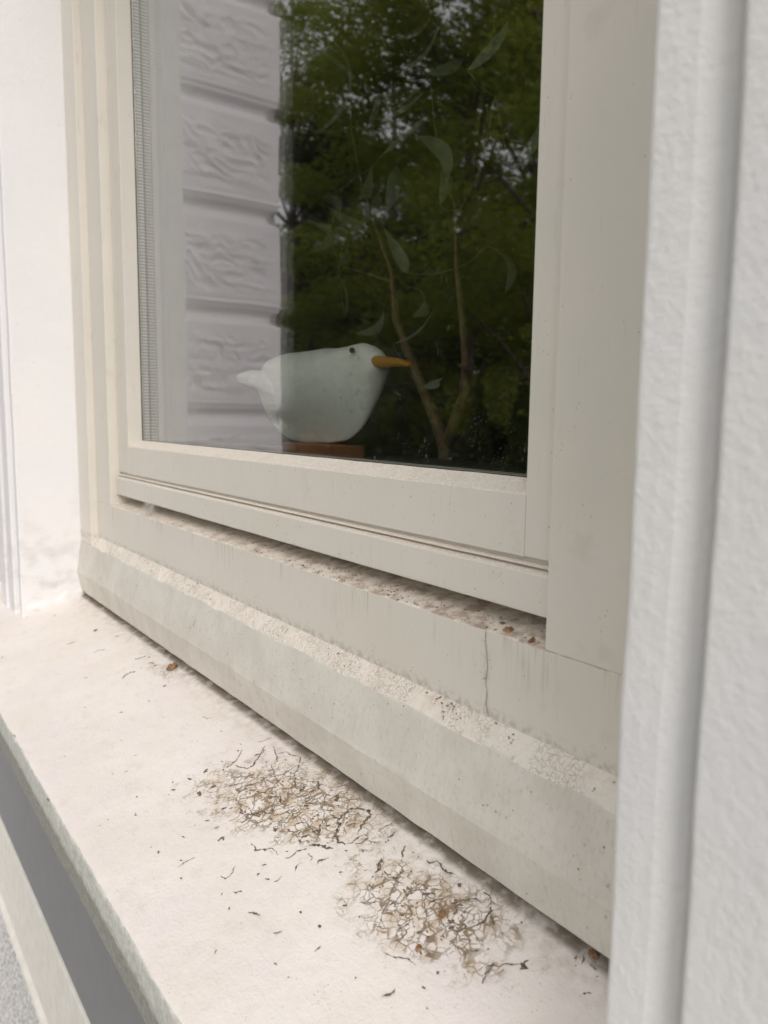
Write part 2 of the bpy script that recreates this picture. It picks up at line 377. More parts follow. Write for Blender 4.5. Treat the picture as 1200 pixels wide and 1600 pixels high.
def M_leaf(name, cols, trans=0.35, sc_=0.9, spec=0.3):
    g = G(name); P = g.pos
    a = g.noise(P, sc_, 2); b = g.noise(P, 14, 2)
    c = g.mix(g.ramp(a, 0.35, 0.65), cols[0], cols[1]); c = g.mix(g.ramp(b, 0.40, 0.70), c, cols[2])
    df = g.n('ShaderNodeBsdfPrincipled'); g.set(df.inputs['Base Color'], c); df.inputs['Roughness'].default_value = 0.55; df.inputs['Specular IOR Level'].default_value = spec
    tl = g.n('ShaderNodeBsdfTranslucent'); g.set(tl.inputs[0], c)
    mx = g.n('ShaderNodeMixShader'); mx.inputs[0].default_value = trans; g.set(mx.inputs[1], df.outputs[0]); g.set(mx.inputs[2], tl.outputs[0])
    g.t.links.new(mx.outputs[0], g.out.inputs[0]); return g.m
LEAF = M_leaf('tree_leaves', ((0.17, 0.22, 0.025), (0.32, 0.35, 0.045), (0.21, 0.23, 0.035)), 0.55)
LEAF_D = M_leaf('dark_tree_leaves', ((0.02, 0.035, 0.008), (0.04, 0.06, 0.012), (0.03, 0.04, 0.009)), 0.35)
LEAF_Y = M_leaf('thuja_leaves', ((0.07, 0.10, 0.014), (0.11, 0.14, 0.02), (0.05, 0.07, 0.012)), 0.3)
LEAF_P = M_leaf('houseplant_leaves', ((0.17, 0.20, 0.14), (0.26, 0.29, 0.22), (0.19, 0.22, 0.15)), 0.25, 8, 0.9)
BARK = M_flat('bark', (0.10, 0.075, 0.055), 0.9, 0.4, 12, 0.01)
STEM = M_flat('pale_stem_bark', (0.17, 0.105, 0.055), 0.7, 0.25, 60, 0.001)
def M_bird():
    g = G('white_painted_wood'); P = g.pos
    gr = g.noise(g.vmul(P, (22, 120, 160)), 1, 4); wear = g.noise(P, 70, 4, 0.65)
    c = g.mix(g.ramp(gr, 0.35, 0.7), (0.88, 0.88, 0.84), (0.93, 0.93, 0.91))
    c = g.mix(g.math('MULTIPLY', g.ramp(wear, 0.58, 0.68), 0.5), c, (0.50, 0.46, 0.38))
    g.bsdf(c, 0.55, g.bump(gr, 0.7, 0.0012), 0.35); return g.m
BIRD = M_bird()
BEAK = M_flat('orange_paint', (0.50, 0.22, 0.015), 0.7, 0.08, 30)
EYEM = M_flat('black_paint', (0.02, 0.02, 0.02), 0.3, 0.1, 30)
WOOD = M_flat('reddish_brown_wood', (0.30, 0.11, 0.045), 0.5, 0.3, 18, 0.001)
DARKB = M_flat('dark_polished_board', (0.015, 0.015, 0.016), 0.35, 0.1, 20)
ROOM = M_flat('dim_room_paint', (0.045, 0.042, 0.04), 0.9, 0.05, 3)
POT = M_flat('terracotta', (0.35, 0.15, 0.08), 0.8, 0.1, 20)
DIRT = M_flat('dark_lichen_flakes', (0.155, 0.115, 0.078), 0.9, 0.5, 300, 0.0004)
SCRAP = M_flat('dry_leaf_brown', (0.25, 0.14, 0.065), 0.8, 0.5, 250, 0.0006)
WEBM = M_flat('cobweb_silk', (0.62, 0.60, 0.56), 0.9, 0.1, 90)
WEBD = M_flat('dirty_cobweb_silk', (0.38, 0.34, 0.28), 0.9, 0.2, 90)
GRASS = M_flat('lawn', (0.06, 0.09, 0.03), 0.9, 0.3, 4, 0.01)
BOUNCE_GRAVEL = M_flat('bounce_gravel', (0.42, 0.41, 0.39), 0.9, 0.25, 60, 0.008)
FLAKES = [([(-0.8397,0.3778),(-0.8447,0.3872),(-0.8519,0.3979),(-0.8608,0.4051)],1.2),([(-0.8412,0.3742),(-0.8407,0.3797)],0.8),([(-0.8713,0.4087),(-0.8773,0.41)],1),([(-0.8347,0.384),(-0.8246,0.3864),(-0.8154,0.3905),(-0.8159,0.3979),(-0.8229,0.4057),(-0.8288,0.4146),(-0.8337,0.4245)],1.5),([(-0.8339,0.4083),(-0.831,0.4157),(-0.8416,0.4271)],2),([(-0.8582,0.4264),(-0.8543,0.4336),(-0.8523,0.4418)],0.9),([(-0.8318,0.4341),(-0.8109,0.4275),(-0.7978,0.4214),(-0.7961,0.4124)],1.2),([(-0.8119,0.4295),(-0.8066,0.4386),(-0.7945,0.4394),(-0.78,0.4447)],1.4),([(-0.78,0.4447),(-0.7665,0.4341),(-0.7553,0.4225),(-0.741,0.4139),(-0.7282,0.4095)],1.8),([(-0.7718,0.4053),(-0.7668,0.414),(-0.7678,0.4231),(-0.7688,0.4324)],1.5),([(-0.7961,0.4124),(-0.7807,0.4086),(-0.768,0.4033),(-0.7445,0.4019)],1.2),([(-0.8128,0.3724),(-0.8059,0.3775),(-0.8011,0.3836),(-0.7983,0.3906)],1),([(-0.8062,0.3528),(-0.8034,0.3598),(-0.7984,0.367),(-0.7937,0.3744)],1.2),([(-0.8002,0.3817),(-0.8006,0.3889)],2),([(-0.7797,0.3897),(-0.7788,0.3977),(-0.7779,0.4057)],1),([(-0.7672,0.359),(-0.7605,0.3665),(-0.7595,0.3741),(-0.7568,0.3808),(-0.7467,0.3838)],1.2),([(-0.7519,0.3504),(-0.7421,0.3471),(-0.7373,0.3486),(-0.7288,0.3561),(-0.7254,0.3622),(-0.721,0.3678)],2),([(-0.7281,0.3558),(-0.7197,0.3581),(-0.7247,0.3671)],1.4),([(-0.7412,0.3326),(-0.7396,0.3382),(-0.7414,0.3454)],1.3),([(-0.7435,0.3795),(-0.7428,0.3845),(-0.733,0.3875),(-0.7186,0.3851),(-0.7226,0.3954),(-0.7356,0.4039)],1.2),([(-0.7083,0.3691),(-0.704,0.3746),(-0.7013,0.381),(-0.7005,0.3859),(-0.687,0.3836),(-0.6796,0.3769)],1.5),([(-0.6907,0.3598),(-0.6847,0.3605),(-0.685,0.3644)],3),([(-0.6788,0.3611),(-0.6743,0.3688),(-0.6579,0.3698),(-0.66,0.3761),(-0.6554,0.3837)],1.6),([(-0.6579,0.3698),(-0.6456,0.3679),(-0.6411,0.3753)],1.8),([(-0.6662,0.3874),(-0.6488,0.385),(-0.6376,0.386),(-0.65,0.3921),(-0.657,0.4029),(-0.6513,0.4074)],1.5),([(-0.6573,0.4111),(-0.6457,0.4118),(-0.6352,0.4078),(-0.6268,0.3985),(-0.6142,0.3931),(-0.6054,0.3964)],2.6),([(-0.6424,0.4124),(-0.6459,0.42),(-0.6476,0.4292),(-0.6414,0.436),(-0.631,0.4399),(-0.6226,0.4382),(-0.6184,0.4312),(-0.6161,0.4229),(-0.608,0.4135)],2.8),([(-0.6054,0.3964),(-0.6028,0.4023),(-0.604,0.4109),(-0.6018,0.4185),(-0.5948,0.4163),(-0.5928,0.4084),(-0.5985,0.402)],2),([(-0.6342,0.3713),(-0.6284,0.3779),(-0.6198,0.3802),(-0.6107,0.3846)],3),([(-0.6867,0.3328),(-0.6716,0.3314),(-0.6675,0.3378),(-0.6607,0.344),(-0.6477,0.3432)],2.2),([(-0.6374,0.3461),(-0.6348,0.3519),(-0.638,0.3586),(-0.6319,0.3674)],1.8),([(-0.6264,0.3643),(-0.6168,0.3647),(-0.6133,0.3603)],1.2),([(-0.6035,0.3629),(-0.6077,0.3667),(-0.6052,0.3713),(-0.6017,0.3752)],2.6),([(-0.6146,0.343),(-0.618,0.3473),(-0.6185,0.3505)],3),([(-0.7163,0.2655),(-0.7194,0.2713),(-0.7175,0.2775),(-0.7171,0.282)],1.2),([(-0.6688,0.289),(-0.6607,0.2922),(-0.6613,0.297),(-0.6696,0.3066)],1.2),([(-0.6394,0.3153),(-0.639,0.3185)],3),([(-0.6281,0.3176),(-0.6238,0.3211)],2.4),([(-0.6179,0.3226),(-0.6171,0.3268),(-0.6184,0.331)],1.6),([(-0.7205,0.3096),(-0.7231,0.3156),(-0.7163,0.315)],3.4),([(-0.7669,0.3352),(-0.7671,0.34)],3.4),([(-0.8553,0.3508),(-0.8594,0.3582)],4),([(-0.8169,0.328),(-0.8235,0.3326)],3.4),([(-0.8572,0.3094),(-0.8534,0.3133)],1.8),([(-0.8626,0.3317),(-0.8558,0.3358)],1.6),([(-0.8207,0.3443),(-0.8166,0.3499)],2.4),([(-0.7848,0.334),(-0.7842,0.3377)],2.4),([(-0.7639,0.3148),(-0.7615,0.3188)],2.2),([(-0.7435,0.316),(-0.7421,0.3204)],2.2),([(-0.7611,0.2853),(-0.7557,0.2875)],2),([(-0.6434,0.2788),(-0.6453,0.2823)],3),([(-0.6379,0.2896),(-0.6311,0.2946)],1.6),([(-0.5165,0.3075),(-0.5184,0.3129)],2),([(-0.5621,0.2921),(-0.5577,0.2987)],1.2),([(-0.6027,0.2871),(-0.5952,0.292),(-0.59,0.2933)],1.2),([(-0.5823,0.247),(-0.5844,0.2495)],1.6),([(-0.9906,0.4062),(-0.9776,0.4087),(-0.9761,0.4129)],1.4),([(-0.5793,0.4288),(-0.5771,0.4325),(-0.5807,0.4391)],1.6),([(-0.5947,0.428),(-0.5941,0.4383),(-0.5931,0.451)],0.9),([(-0.7261,0.4251),(-0.7194,0.4325),(-0.7063,0.426),(-0.7105,0.416)],1.8),([(-0.725,0.4119),(-0.7205,0.4107),(-0.725,0.4189)],4),([(-0.68,0.428),(-0.6782,0.4338),(-0.6698,0.4271)],4),([(-0.5486,0.3941),(-0.5549,0.4011),(-0.5614,0.4082)],2.4),([(-0.546,0.423),(-0.5528,0.4265),(-0.5555,0.4334)],2),([(-0.5447,0.4),(-0.5339,0.3983),(-0.5274,0.4058)],1.5),([(-0.5503,0.3932),(-0.5505,0.3986),(-0.5599,0.4071)],2.6),([(-0.5612,0.3885),(-0.559,0.3916)],2.4),([(-0.496,0.4075),(-0.4911,0.4097),(-0.4874,0.4128)],4),([(-0.5238,0.4345),(-0.5182,0.4348),(-0.5159,0.441),(-0.4998,0.4371),(-0.4916,0.4397)],1.6),([(-0.4797,0.4341),(-0.4749,0.4341)],5),([(-0.4544,0.4121),(-0.4619,0.4171),(-0.461,0.4255),(-0.4557,0.4331),(-0.4465,0.434)],1.4),([(-0.4511,0.4003),(-0.4444,0.399),(-0.439,0.403),(-0.4399,0.4083),(-0.4464,0.4081),(-0.4514,0.411)],1.6),([(-0.4563,0.443),(-0.4455,0.4424),(-0.4351,0.4325),(-0.432,0.4205),(-0.435,0.4143)],1.6),([(-0.5082,0.3736),(-0.5082,0.3795),(-0.502,0.3867),(-0.4935,0.3862)],1.2),([(-0.4814,0.4003),(-0.4825,0.4072),(-0.4782,0.4127)],1.2),([(-0.4822,0.3661),(-0.4792,0.3724),(-0.4721,0.3712),(-0.471,0.3634),(-0.4733,0.3595)],1.3),([(-0.4715,0.3472),(-0.4622,0.3486),(-0.4503,0.3559),(-0.4404,0.3564)],1.1),([(-0.3897,0.3813),(-0.3942,0.3882),(-0.3948,0.3972),(-0.3883,0.4052),(-0.3811,0.411)],1.1),([(-0.3778,0.4091),(-0.3777,0.4134),(-0.3783,0.4183)],5),([(-0.3976,0.3914),(-0.3966,0.4004)],1.6),([(-0.4389,0.3212),(-0.4358,0.3266),(-0.4358,0.3318)],1.6),([(-0.4218,0.347),(-0.4195,0.3491)],3),([(-0.3287,0.4233),(-0.328,0.4268),(-0.3251,0.4286)],3.4),([(-0.3417,0.4477),(-0.3344,0.4465)],1.6),([(-0.3543,0.4428),(-0.3533,0.4453),(-0.3513,0.4408)],1.4),([(-0.3507,0.4493),(-0.3473,0.4474),(-0.3461,0.4438)],1.4),([(-0.4225,0.4251),(-0.433,0.4306),(-0.4259,0.433)],1.4),([(-0.5428,0.3804),(-0.5362,0.3818)],1.2),([(-0.5313,0.3637),(-0.5253,0.3668),(-0.52,0.3733)],1.2),([(-1.2945,0.4093),(-1.2908,0.4171),(-1.2884,0.4268)],3),([(-1.2779,0.4262),(-1.279,0.4311)],3),([(-1.2551,0.4198),(-1.2429,0.4259)],4),([(-1.2385,0.3697),(-1.248,0.3783),(-1.2492,0.3873),(-1.2422,0.3936)],2.4),([(-1.234,0.4227),(-1.2295,0.4255)],2.4),([(-1.2659,0.4506),(-1.2708,0.4616),(-1.2545,0.4678)],7),([(-1.1751,0.4461),(-1.1731,0.4505)],2.4),([(-1.142,0.4025),(-1.1422,0.4095)],3.4),([(-1.5047,0.3485),(-1.5036,0.3624)],3),([(-1.5765,0.2424),(-1.5807,0.2498)],3),([(-1.4431,0.4206),(-1.4384,0.4272)],2.4),([(-1.4036,0.3685),(-1.4081,0.3804),(-1.3966,0.3894)],1.4),([(-1.3077,0.328),(-1.3045,0.3319)],2),([(-1.708,0.3703),(-1.7213,0.3768)],2.4),([(-0.8567,0.3103),(-0.8538,0.3145)],2.6),([(-0.8632,0.3333),(-0.8565,0.3354)],2.6),([(-0.8231,0.33),(-0.8139,0.3294)],3.5),([(-0.863,0.2252),(-0.8635,0.2277)],2.4),([(-0.8657,0.2367),(-0.8649,0.2388)],2.4),([(-0.9515,0.2836),(-0.9481,0.2864)],1.6),([(-0.9782,0.3044),(-0.9758,0.3075)],1.6),([(-1.0691,0.2373),(-1.0685,0.2387)],2.4),([(-0.9802,0.1964),(-0.9717,0.1969)],2.4),([(-1.2111,0.1998),(-1.2006,0.1993)],2.4)]
# ================= the house =================
XL, XR, XC = -1.789, -0.237, -1.013
def sill_z(y): return -0.53175 + 0.265 * y
mir = lambda p: [(2 * XC - x, y) for x, y in p]
house = thing('house_facade', 'white plastered house front around the window, with moulded surround, grey apron and cream band below', 'house wall', (-1.013, 0.34, -2.2))
b = MB()
b.box(-2.70, -1.965, 0.346, 0.62, -0.60, 3.6); b.box(-0.06, 3.6, 0.346, 0.62, -0.60, 3.6); b.box(-1.965, -0.06, 0.346, 0.62, 1.32, 3.6)
b.build('wall', PLASTER, house)
b = MB(); b.box(-2.70, 3.6, 0.3365, 0.62, -1.15, -0.6005); b.build('apron_panel', APRON, house)
b = MB(); b.prism([(0.330, -1.150), (0.62, -1.1535), (0.62, -1.40), (0.330, -1.40)], 'x', -2.70, 3.6, 200, 0.0012, 12); b.build('plinth_band', BAND, house, bevel=0.002)
b = MB(); b.prism([(0.333, -1.402), (0.333, -1.406), (0.322, -1.410), (0.320, -1.418), (0.324, -1.425), (0.333, -1.430), (0.333, -1.438), (0.325, -1.442), (0.325, -1.4425), (0.6, -1.442), (0.6, -1.402)], 'x', -2.70, 3.6, 60, 0.001, 12)
b.build('bead_moulding', BAND, house, smooth=False)
b = MB(); b.box(-2.70, 3.6, 0.331, 0.62, -2.2, -1.4435); b.build('plinth', ROUGH, house)
def arc(cx, cy, r, a0, a1, n): return [(cx + r * math.cos(math.radians(a0 + (a1 - a0) * i / n)), cy + r * math.sin(math.radians(a0 + (a1 - a0) * i / n))) for i in range(n + 1)]
# profile of the moulded surround, left jamb seen from above: reveal, first fillet, cove, face, groove, outer face
pr = [(XL, 0.60)] + [(XL, 0.45)] + arc(XL - 0.004, 0.3275, 0.004, 0, -90, 4)
pr += [(XL - 0.014, 0.3237), (XL - 0.024, 0.3245), (XL - 0.031, 0.3275), (XL - 0.037, 0.333), (XL - 0.042, 0.340), (XL - 0.046, 0.346)]
pr += arc(XL - 0.0515, 0.3205, 0.0035, 0, -90, 4) + arc(XL - 0.098, 0.3205, 0.0035, -90, -180, 4)
pr += [(XL - 0.1016, 0.338), (XL - 0.122, 0.338)] + arc(XL - 0.1255, 0.3175, 0.0035, 0, -90, 3) + [(XL - 0.174, 0.314), (XL - 0.177, 0.317), (XL - 0.177, 0.60)]
def architrave(prof, m):
    b = MB(); n = 150; mm = len(prof); z0, z1 = -0.60, 1.32
    vs = []
    for i in range(n + 1):
        z = z0 + (z1 - z0) * i / n
        for k, (x, y) in enumerate(prof):
            q = Vector((x * 9, y * 9, z * 9)); d = noise.noise(q) * 0.0009 + noise.noise(q * 5) * 0.0003
            # plaster is thicker and lumpy where it meets the sill
            vs.append((x + d, y + d, z))
    fs = []
    for i in range(n):
        for k in range(mm):
            a = i * mm + k; c_ = i * mm + (k + 1) % mm; fs.append((a, c_, c_ + mm, a + mm))
    fs.append(tuple(range(mm))); fs.append(tuple(n * mm + k for k in range(mm)))
    b.add(vs, fs); return b.build('window_surround', m, house)
architrave(pr, PLASTER_SM)
architrave(mir(pr), PLASTER)
b = MB(); b.prism([(0.3235, 1.16), (0.3235, 1.205), (0.335, 1.21), (0.318, 1.215), (0.318, 1.319), (0.62, 1.319), (0.62, 1.16)], 'x', XL + 0.001, XR - 0.001, 40, 0.001, 9)
b.build('lintel', PLASTER, house)
# lumpy plaster fillet where the reveal meets the sill
b = MB(); vs = []; fs = []; n = 40
for i in range(n + 1):
    y = 0.332 + (0.452 - 0.332) * i / n; zz = sill_z(y)
    hgt = 0.030 + 0.010 * noise.noise(Vector((y * 30, 1, 2))) ; wd = 0.0045 + 0.003 * noise.noise(Vector((y * 45, 5, 2)))
    for k in range(8):
        t = k / 7
        vs.append((XL - 0.003 + wd * (1 - t) ** 1.5 + 0.0035 * math.sin(t * 3.1) + 0.001 * noise.noise(Vector((y * 90, t * 5, 0))), y, zz - 0.003 + hgt * t))
for i in range(n):
    for k in range(7):
        a = i * 8 + k; fs.append((a, a + 1, a + 9, a + 8))
b.add(vs, fs); b.build('plaster_fillet', PLASTER_SM, house, smooth=True)

# ================= sill =================
prof = []
ys = np.linspace(0.200, 0.505, 44)
prof += [(0.198, sill_z(0.2) - 0.010), (0.1975, sill_z(0.2) - 0.004), (0.1985, sill_z(0.2) - 0.0012)]
prof += [(float(y), sill_z(y)) for y in ys]
prof += [(0.505, -0.5995), (0.22, -0.5995), (0.22, sill_z(0.2) - 0.038)]
prof += [(0.202, sill_z(0.2) - 0.0385), (0.1985, sill_z(0.2) - 0.036), (0.199, sill_z(0.2) - 0.028), (0.1978, sill_z(0.2) - 0.019)]
n = 420; x0, x1 = -2.25, 0.12; m_ = len(prof); vs = []; fs = []
for i in range(n + 1):
    x = x0 + (x1 - x0) * i / n
    for k, (y, z) in enumerate(prof):
        q = Vector((x * 14, y * 22, z * 14)); d = noise.noise(q) * 0.0009 + noise.noise(q * 3.3) * 0.0005
        dy = 0
        if y < 0.203: dy = noise.noise(Vector((x * 60, z * 120, 3))) * 0.0014 + noise.noise(Vector((x * 9, 0, 7))) * 0.0015; 
        vs.append((x, y + dy, z + d))
for i in range(n):
    for k in range(m_):
        a = i * m_ + k; c_ = i * m_ + (k + 1) % m_; fs.append((a, c_, c_ + m_, a + m_))
fs.append(tuple(range(m_))); fs.append(tuple(n * m_ + k for k in range(m_)))
b = MB(); b.add(vs, fs)
sill = b.build('window_sill', SILL, base=(-1.013, 0.20, -0.5995), smooth=False)
for p in sill.data.polygons: p.use_smooth = len(p.vertices) == 4
tag(sill, 'sloping cream painted stone sill under the window, crackled and specked with dark dirt', 'window sill')

# ================= the window =================
win = thing('window', 'cream painted timber window with one fixed sash, grimy ledges and a sloped bottom trim', 'window', (-1.013, 0.45, -0.42))
fr_m = PAINT
YA, YB, YS, YG = 0.452, 0.467, 0.487, 0.516
xAl, xBl = -1.703, -1.605
xAr, xBr = 2 * XC - xAl, -0.4165
# stiles and rails of the outer frame; each rail stops against the stiles, stile A stands in front
b = MB()
b.prism([(-1.7895, YA), (xAl, YA), (xAl, 0.60), (-1.7895, 0.60)], 'z', -0.2855, 1.16, 60, 0.0003, 6); b.build('outer_stile', PAINT, win, bevel=0.0012)
b = MB(); b.prism([(xAr, YA), (XR + 0.0005, YA), (XR + 0.0005, 0.60), (xAr, 0.60)], 'z', -0.2855, 1.16, 60, 0.0003, 6, 3); b.build('outer_stile', PAINT, win, bevel=0.0012)
b = MB(); b.prism([(xAl + 0.0003, YB), (xBl, YB), (xBl, 0.598), (xAl + 0.0003, 0.598)], 'z', -0.1886, 1.10, 60, 0.0003, 6, 5); b.build('frame_stile', PAINT, win, bevel=0.0012)
b = MB(); b.prism([(xBr, YB - 0.0004), (xAr - 0.0003, YB - 0.0004), (xAr - 0.0003, 0.598), (xBr, 0.598)], 'z', -0.1886, 1.10, 60, 0.0003, 6, 8); b.build('frame_stile', PAINT, win, bevel=0.0012)
b = MB(); b.prism([(YB, -0.270), (YB, -0.1893), (0.4683, -0.1882), (0.540, -0.1775), (0.540, -0.270)], 'x', xAl + 0.0003, xAr - 0.0003, 300, 0.0006, 25, 2); b.build('frame_bottom_rail', PAINT, win, bevel=0.0008)
b = MB(); b.box(xAl, xAr, YB + 0.0003, 0.598, 1.1005, 1.16); b.build('frame_top_rail', PAINT, win, bevel=0.0012)
# sill trim: small ledge, long slope, undercut
b = MB(); b.prism([(0.4975, -0.395), (0.4975, -0.2635), (0.4665, -0.2675), (0.4535, -0.2860), (0.4525, -0.2880), (0.4420, -0.3520), (0.4415, -0.3555), (0.4495, -0.4000), (0.4515, -0.4010), (0.470, -0.398)], 'x', -1.7885, XR + 0.0006, 420, 0.0007, 30, 4)
b.build('bottom_trim', TRIM, win)
# weather bar under the sash, two grooves on top
b = MB(); b.prism([(0.4800, -0.1660), (0.4795, -0.1640), (0.4795, -0.1325), (0.4802, -0.1312), (0.4868, -0.1288), (0.4895, -0.1285), (0.4895, -0.1268), (0.4842, -0.1266), (0.4836, -0.1258), (0.4842, -0.1250), (0.4885, -0.1243), (0.4925, -0.1240), (0.4925, -0.1206), (0.540, -0.1205), (0.540, -0.1680), (0.486, -0.1680)],
                  'x', xBl + 0.0035, xBr + 0.02, 200, 0.0003, 20, 6); b.build('weather_bar', PAINT, win)
b = MB(); b.box(xBl, xBr + 0.03, 0.541, 0.598, -0.27, -0.10); b.build('inner_packing', PAINT, win)
# sash
sash = MB(); sx0, sx1, gx0, gx1 = xBl + 0.0030, xBr + 0.0190, -1.5410, -0.4630
sash.prism([(sx0, YS), (gx0, YS), (gx0 + 0.0006, YG), (gx0 + 0.0006, YG + 0.045), (sx0, YG + 0.045)], 'z', -0.1200, 1.09, 60, 0.0003, 6, 12)
sash.prism([(gx1, YS + 0.0002), (sx1, YS + 0.0002), (sx1, YG + 0.045), (gx1 - 0.0006, YG + 0.045), (gx1 - 0.0006, YG)], 'z', -0.1200, 1.09, 60, 0.0003, 6, 14)
so = sash.build('sash', PAINT_SASH, win, bevel=0.0010)
b = MB(); b.prism([(YS + 0.0004, -0.1200), (YS + 0.0004, -0.0662), (YS + 0.0015, -0.0650), (YG, -0.0533), (YG, -0.0640), (YG + 0.034, -0.0640), (YG + 0.034, -0.056), (YG + 0.045, -0.055), (YG + 0.045, -0.1195)], 'x', gx0 + 0.0002, gx1 - 0.0002, 300, 0.0004, 25, 9)
b.build('sash_bottom_rail', PAINT_SASH, so)
b = MB(); b.box(gx0 + 0.0002, gx1 - 0.0002, YS + 0.0003, YG + 0.045, 1.035, 1.0895); b.build('sash_top_rail', PAINT_SASH, so, bevel=0.001)
def pane(y, m):
    b = MB(); b.box(gx0 + 0.0008, gx1 - 0.0008, y, y + 0.0018, -0.0632, 1.034); return b.build('glass_pane', m, so)
pane(YG + 0.0003, GLASS_OUT); pane(0.5300, GLASS); pane(0.5458, GLASS)
for y0, y1 in ((0.5193, 0.5294), (0.5328, 0.5450)):
    b = MB(); xx = gx0 + 0.0010; zz = -0.0625; wdt = 0.0035
    b.box(xx, xx + wdt, y0, y1, zz + wdt, 1.033); b.box(gx1 - 0.001 - wdt, gx1 - 0.001, y0, y1, zz + wdt, 1.033); b.box(xx, gx1 - 0.001, y0, y1, zz, zz + wdt - 0.0001)
    b.build('spacer_bar', SPACER, so)
b = MB(); b.box(gx0 + 0.0006, gx0 + 0.0022, YG - 0.0012, YG + 0.0001, -0.0530, 1.034); b.box(gx0 + 0.0006, gx1 - 0.0006, YG - 0.0008, YG + 0.0001, -0.0545, -0.0528); b.box(gx1 - 0.002, gx1 - 0.0006, YG - 0.0012, YG + 0.0001, -0.0530, 1.034)
for y0, y1 in ((0.5294, 0.5328), (0.5451, 0.5476)): b.box(gx0 + 0.0007, gx0 + 0.0049, y0, y1, -0.0620, 1.033)
b.build('glazing_gasket', RUBBER, so)
b = MB(); b.box(sx0 - 0.0028, sx0 - 0.0001, YS + 0.010, YS + 0.016, -0.12, 1.09); b.build('shadow_gap_seal', RUBBER, so)

# ================= the bay of rusticated stone beside the window (seen mirrored in the glass) =================
bay = thing('rusticated_bay', 'white bay wall of rock-faced blocks with coved joints, mirrored at the left of the glass', 'bay wall', (-2.9, 0, -2.2))
JZ = [1.143 + 0.373 * k for k in range(-9, 5)]
H_ = 0.373
def relief(s, z, edge):
    """outward offset (m, negative = cut in) of the face; s = metres from the corner along either face"""
    t = ((z - 1.143) % H_)                # height above the joint under this block
    # joint at t=0: cove below it, stepped fillets above
    if t > H_ - 0.062:                    # coved groove under the next joint
        u = (H_ - t) / 0.062; d = -0.032 * math.sin(math.pi * u) ** 0.8
    elif t < 0.012: d = -0.006
    elif t < 0.022: d = 0.004
    elif t < 0.030: d = -0.003
    else: d = 0.0
    if 0.045 < t < H_ - 0.095:
        fz = min(1, (t - 0.045) / 0.03, (H_ - 0.095 - t) / 0.03); fs_ = max(0, min(1, (s - 0.035) / 0.03))
        f = max(0, min(fz, fs_))
        q = Vector((s * 17 + z * 6, z * 27 - s * 7, edge)); w_ = noise.noise_vector(q * 0.6) * 0.9
        r = noise.noise(q + w_); r2 = noise.noise(q * 2.3 + w_ * 2)
        d += f * (0.0075 * (1 - abs(r) * 3.0) + 0.0045 * r2)
    return d
bx, by = -2.70, -0.418
ss = list(np.arange(0, 0.76, 0.007)); zs = list(np.arange(-0.75, 2.3, 0.007))
vs = []; fs = []
cols = [('y', s) for s in reversed(list(np.arange(0.01, 0.40, 0.01)))] + [('c', 0)] + [('x', s) for s in ss[1:]]
for z in zs:
    for typ, s in cols:
        if typ == 'x': vs.append((bx + relief(s, z, 0), by + s, z))
        elif typ == 'y': vs.append((bx - s, by - relief(s, z, 40), z))
        else:
            d = relief(0, z, 0); vs.append((bx + d, by - d, z))
nc = len(cols)
for i in range(len(zs) - 1):
    for k in range(nc - 1):
        a = i * nc + k; fs.append((a, a + 1, a + 1 + nc, a + nc))
STONE = M_plaster('painted_stone', (0.78, 0.735, 0.745), 85, 0.0035)
mesh_obj('rock_faced_blocks', vs, fs, STONE, bay, smooth=True)
b = MB(); b.box(-3.09, bx - 0.05, by + 0.05, 0.34, -2.2, 3.6); b.box(-3.085, bx, by, 0.335, 2.29, 3.595); b.box(-3.085, bx, by, 0.335, -2.195, -0.745); b.box(-3.08, bx - 0.001, by + 0.745, 0.333, -0.746, 2.291)
b.build('core_wall', STONE, bay)

# ================= inside the room =================
def struct(o): o['kind'] = 'structure'; return o
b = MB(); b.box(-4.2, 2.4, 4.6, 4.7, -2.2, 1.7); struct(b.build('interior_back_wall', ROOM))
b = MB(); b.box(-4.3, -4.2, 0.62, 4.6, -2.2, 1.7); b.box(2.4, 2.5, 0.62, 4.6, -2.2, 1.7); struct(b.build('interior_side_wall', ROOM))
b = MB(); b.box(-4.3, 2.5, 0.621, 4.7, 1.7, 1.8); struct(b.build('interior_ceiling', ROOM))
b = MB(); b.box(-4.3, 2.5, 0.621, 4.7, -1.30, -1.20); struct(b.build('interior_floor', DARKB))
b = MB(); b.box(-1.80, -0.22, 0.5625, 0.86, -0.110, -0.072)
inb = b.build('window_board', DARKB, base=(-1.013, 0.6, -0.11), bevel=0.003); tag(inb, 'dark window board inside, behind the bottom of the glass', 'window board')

# wooden gull on the window board
gull = thing('wooden_seagull', 'white painted wooden seagull with orange beak standing behind the glass', 'bird figure', (-1.06, 0.645, -0.072))
body = [(-1.2704, 0.0747, 0.0416), (-1.2527, 0.083, 0.0095), (-1.2209, 0.0949, -0.0159), (-1.1858, 0.1017, -0.034), (-1.1414, 0.1044, -0.0434), (-1.079, 0.1037, -0.0452), (-1.0214, 0.1031, -0.042), (-0.9766, 0.104, -0.0344), (-0.9511, 0.1051, -0.0222), (-0.9263, 0.1016, 0.0004), (-0.9102, 0.0943, 0.0296), (-0.9007, 0.0857, 0.0544), (-0.8959, 0.0801, 0.065)]
def smooth_rows(rows, k=3):
    out = []
    P_ = [rows[0]] + rows + [rows[-1]]
    for i in range(1, len(P_) - 2):
        for j in range(k):
            t = j / k; a, b_, c_, d = [np.array(P_[i + q]) for q in (-1, 0, 1, 2)]
            out.append(tuple(0.5 * ((2 * b_) + (-a + c_) * t + (2 * a - 5 * b_ + 4 * c_ - d) * t * t + (-a + 3 * b_ - 3 * c_ + d) * t ** 3)))
    out.append(rows[-1]); return out
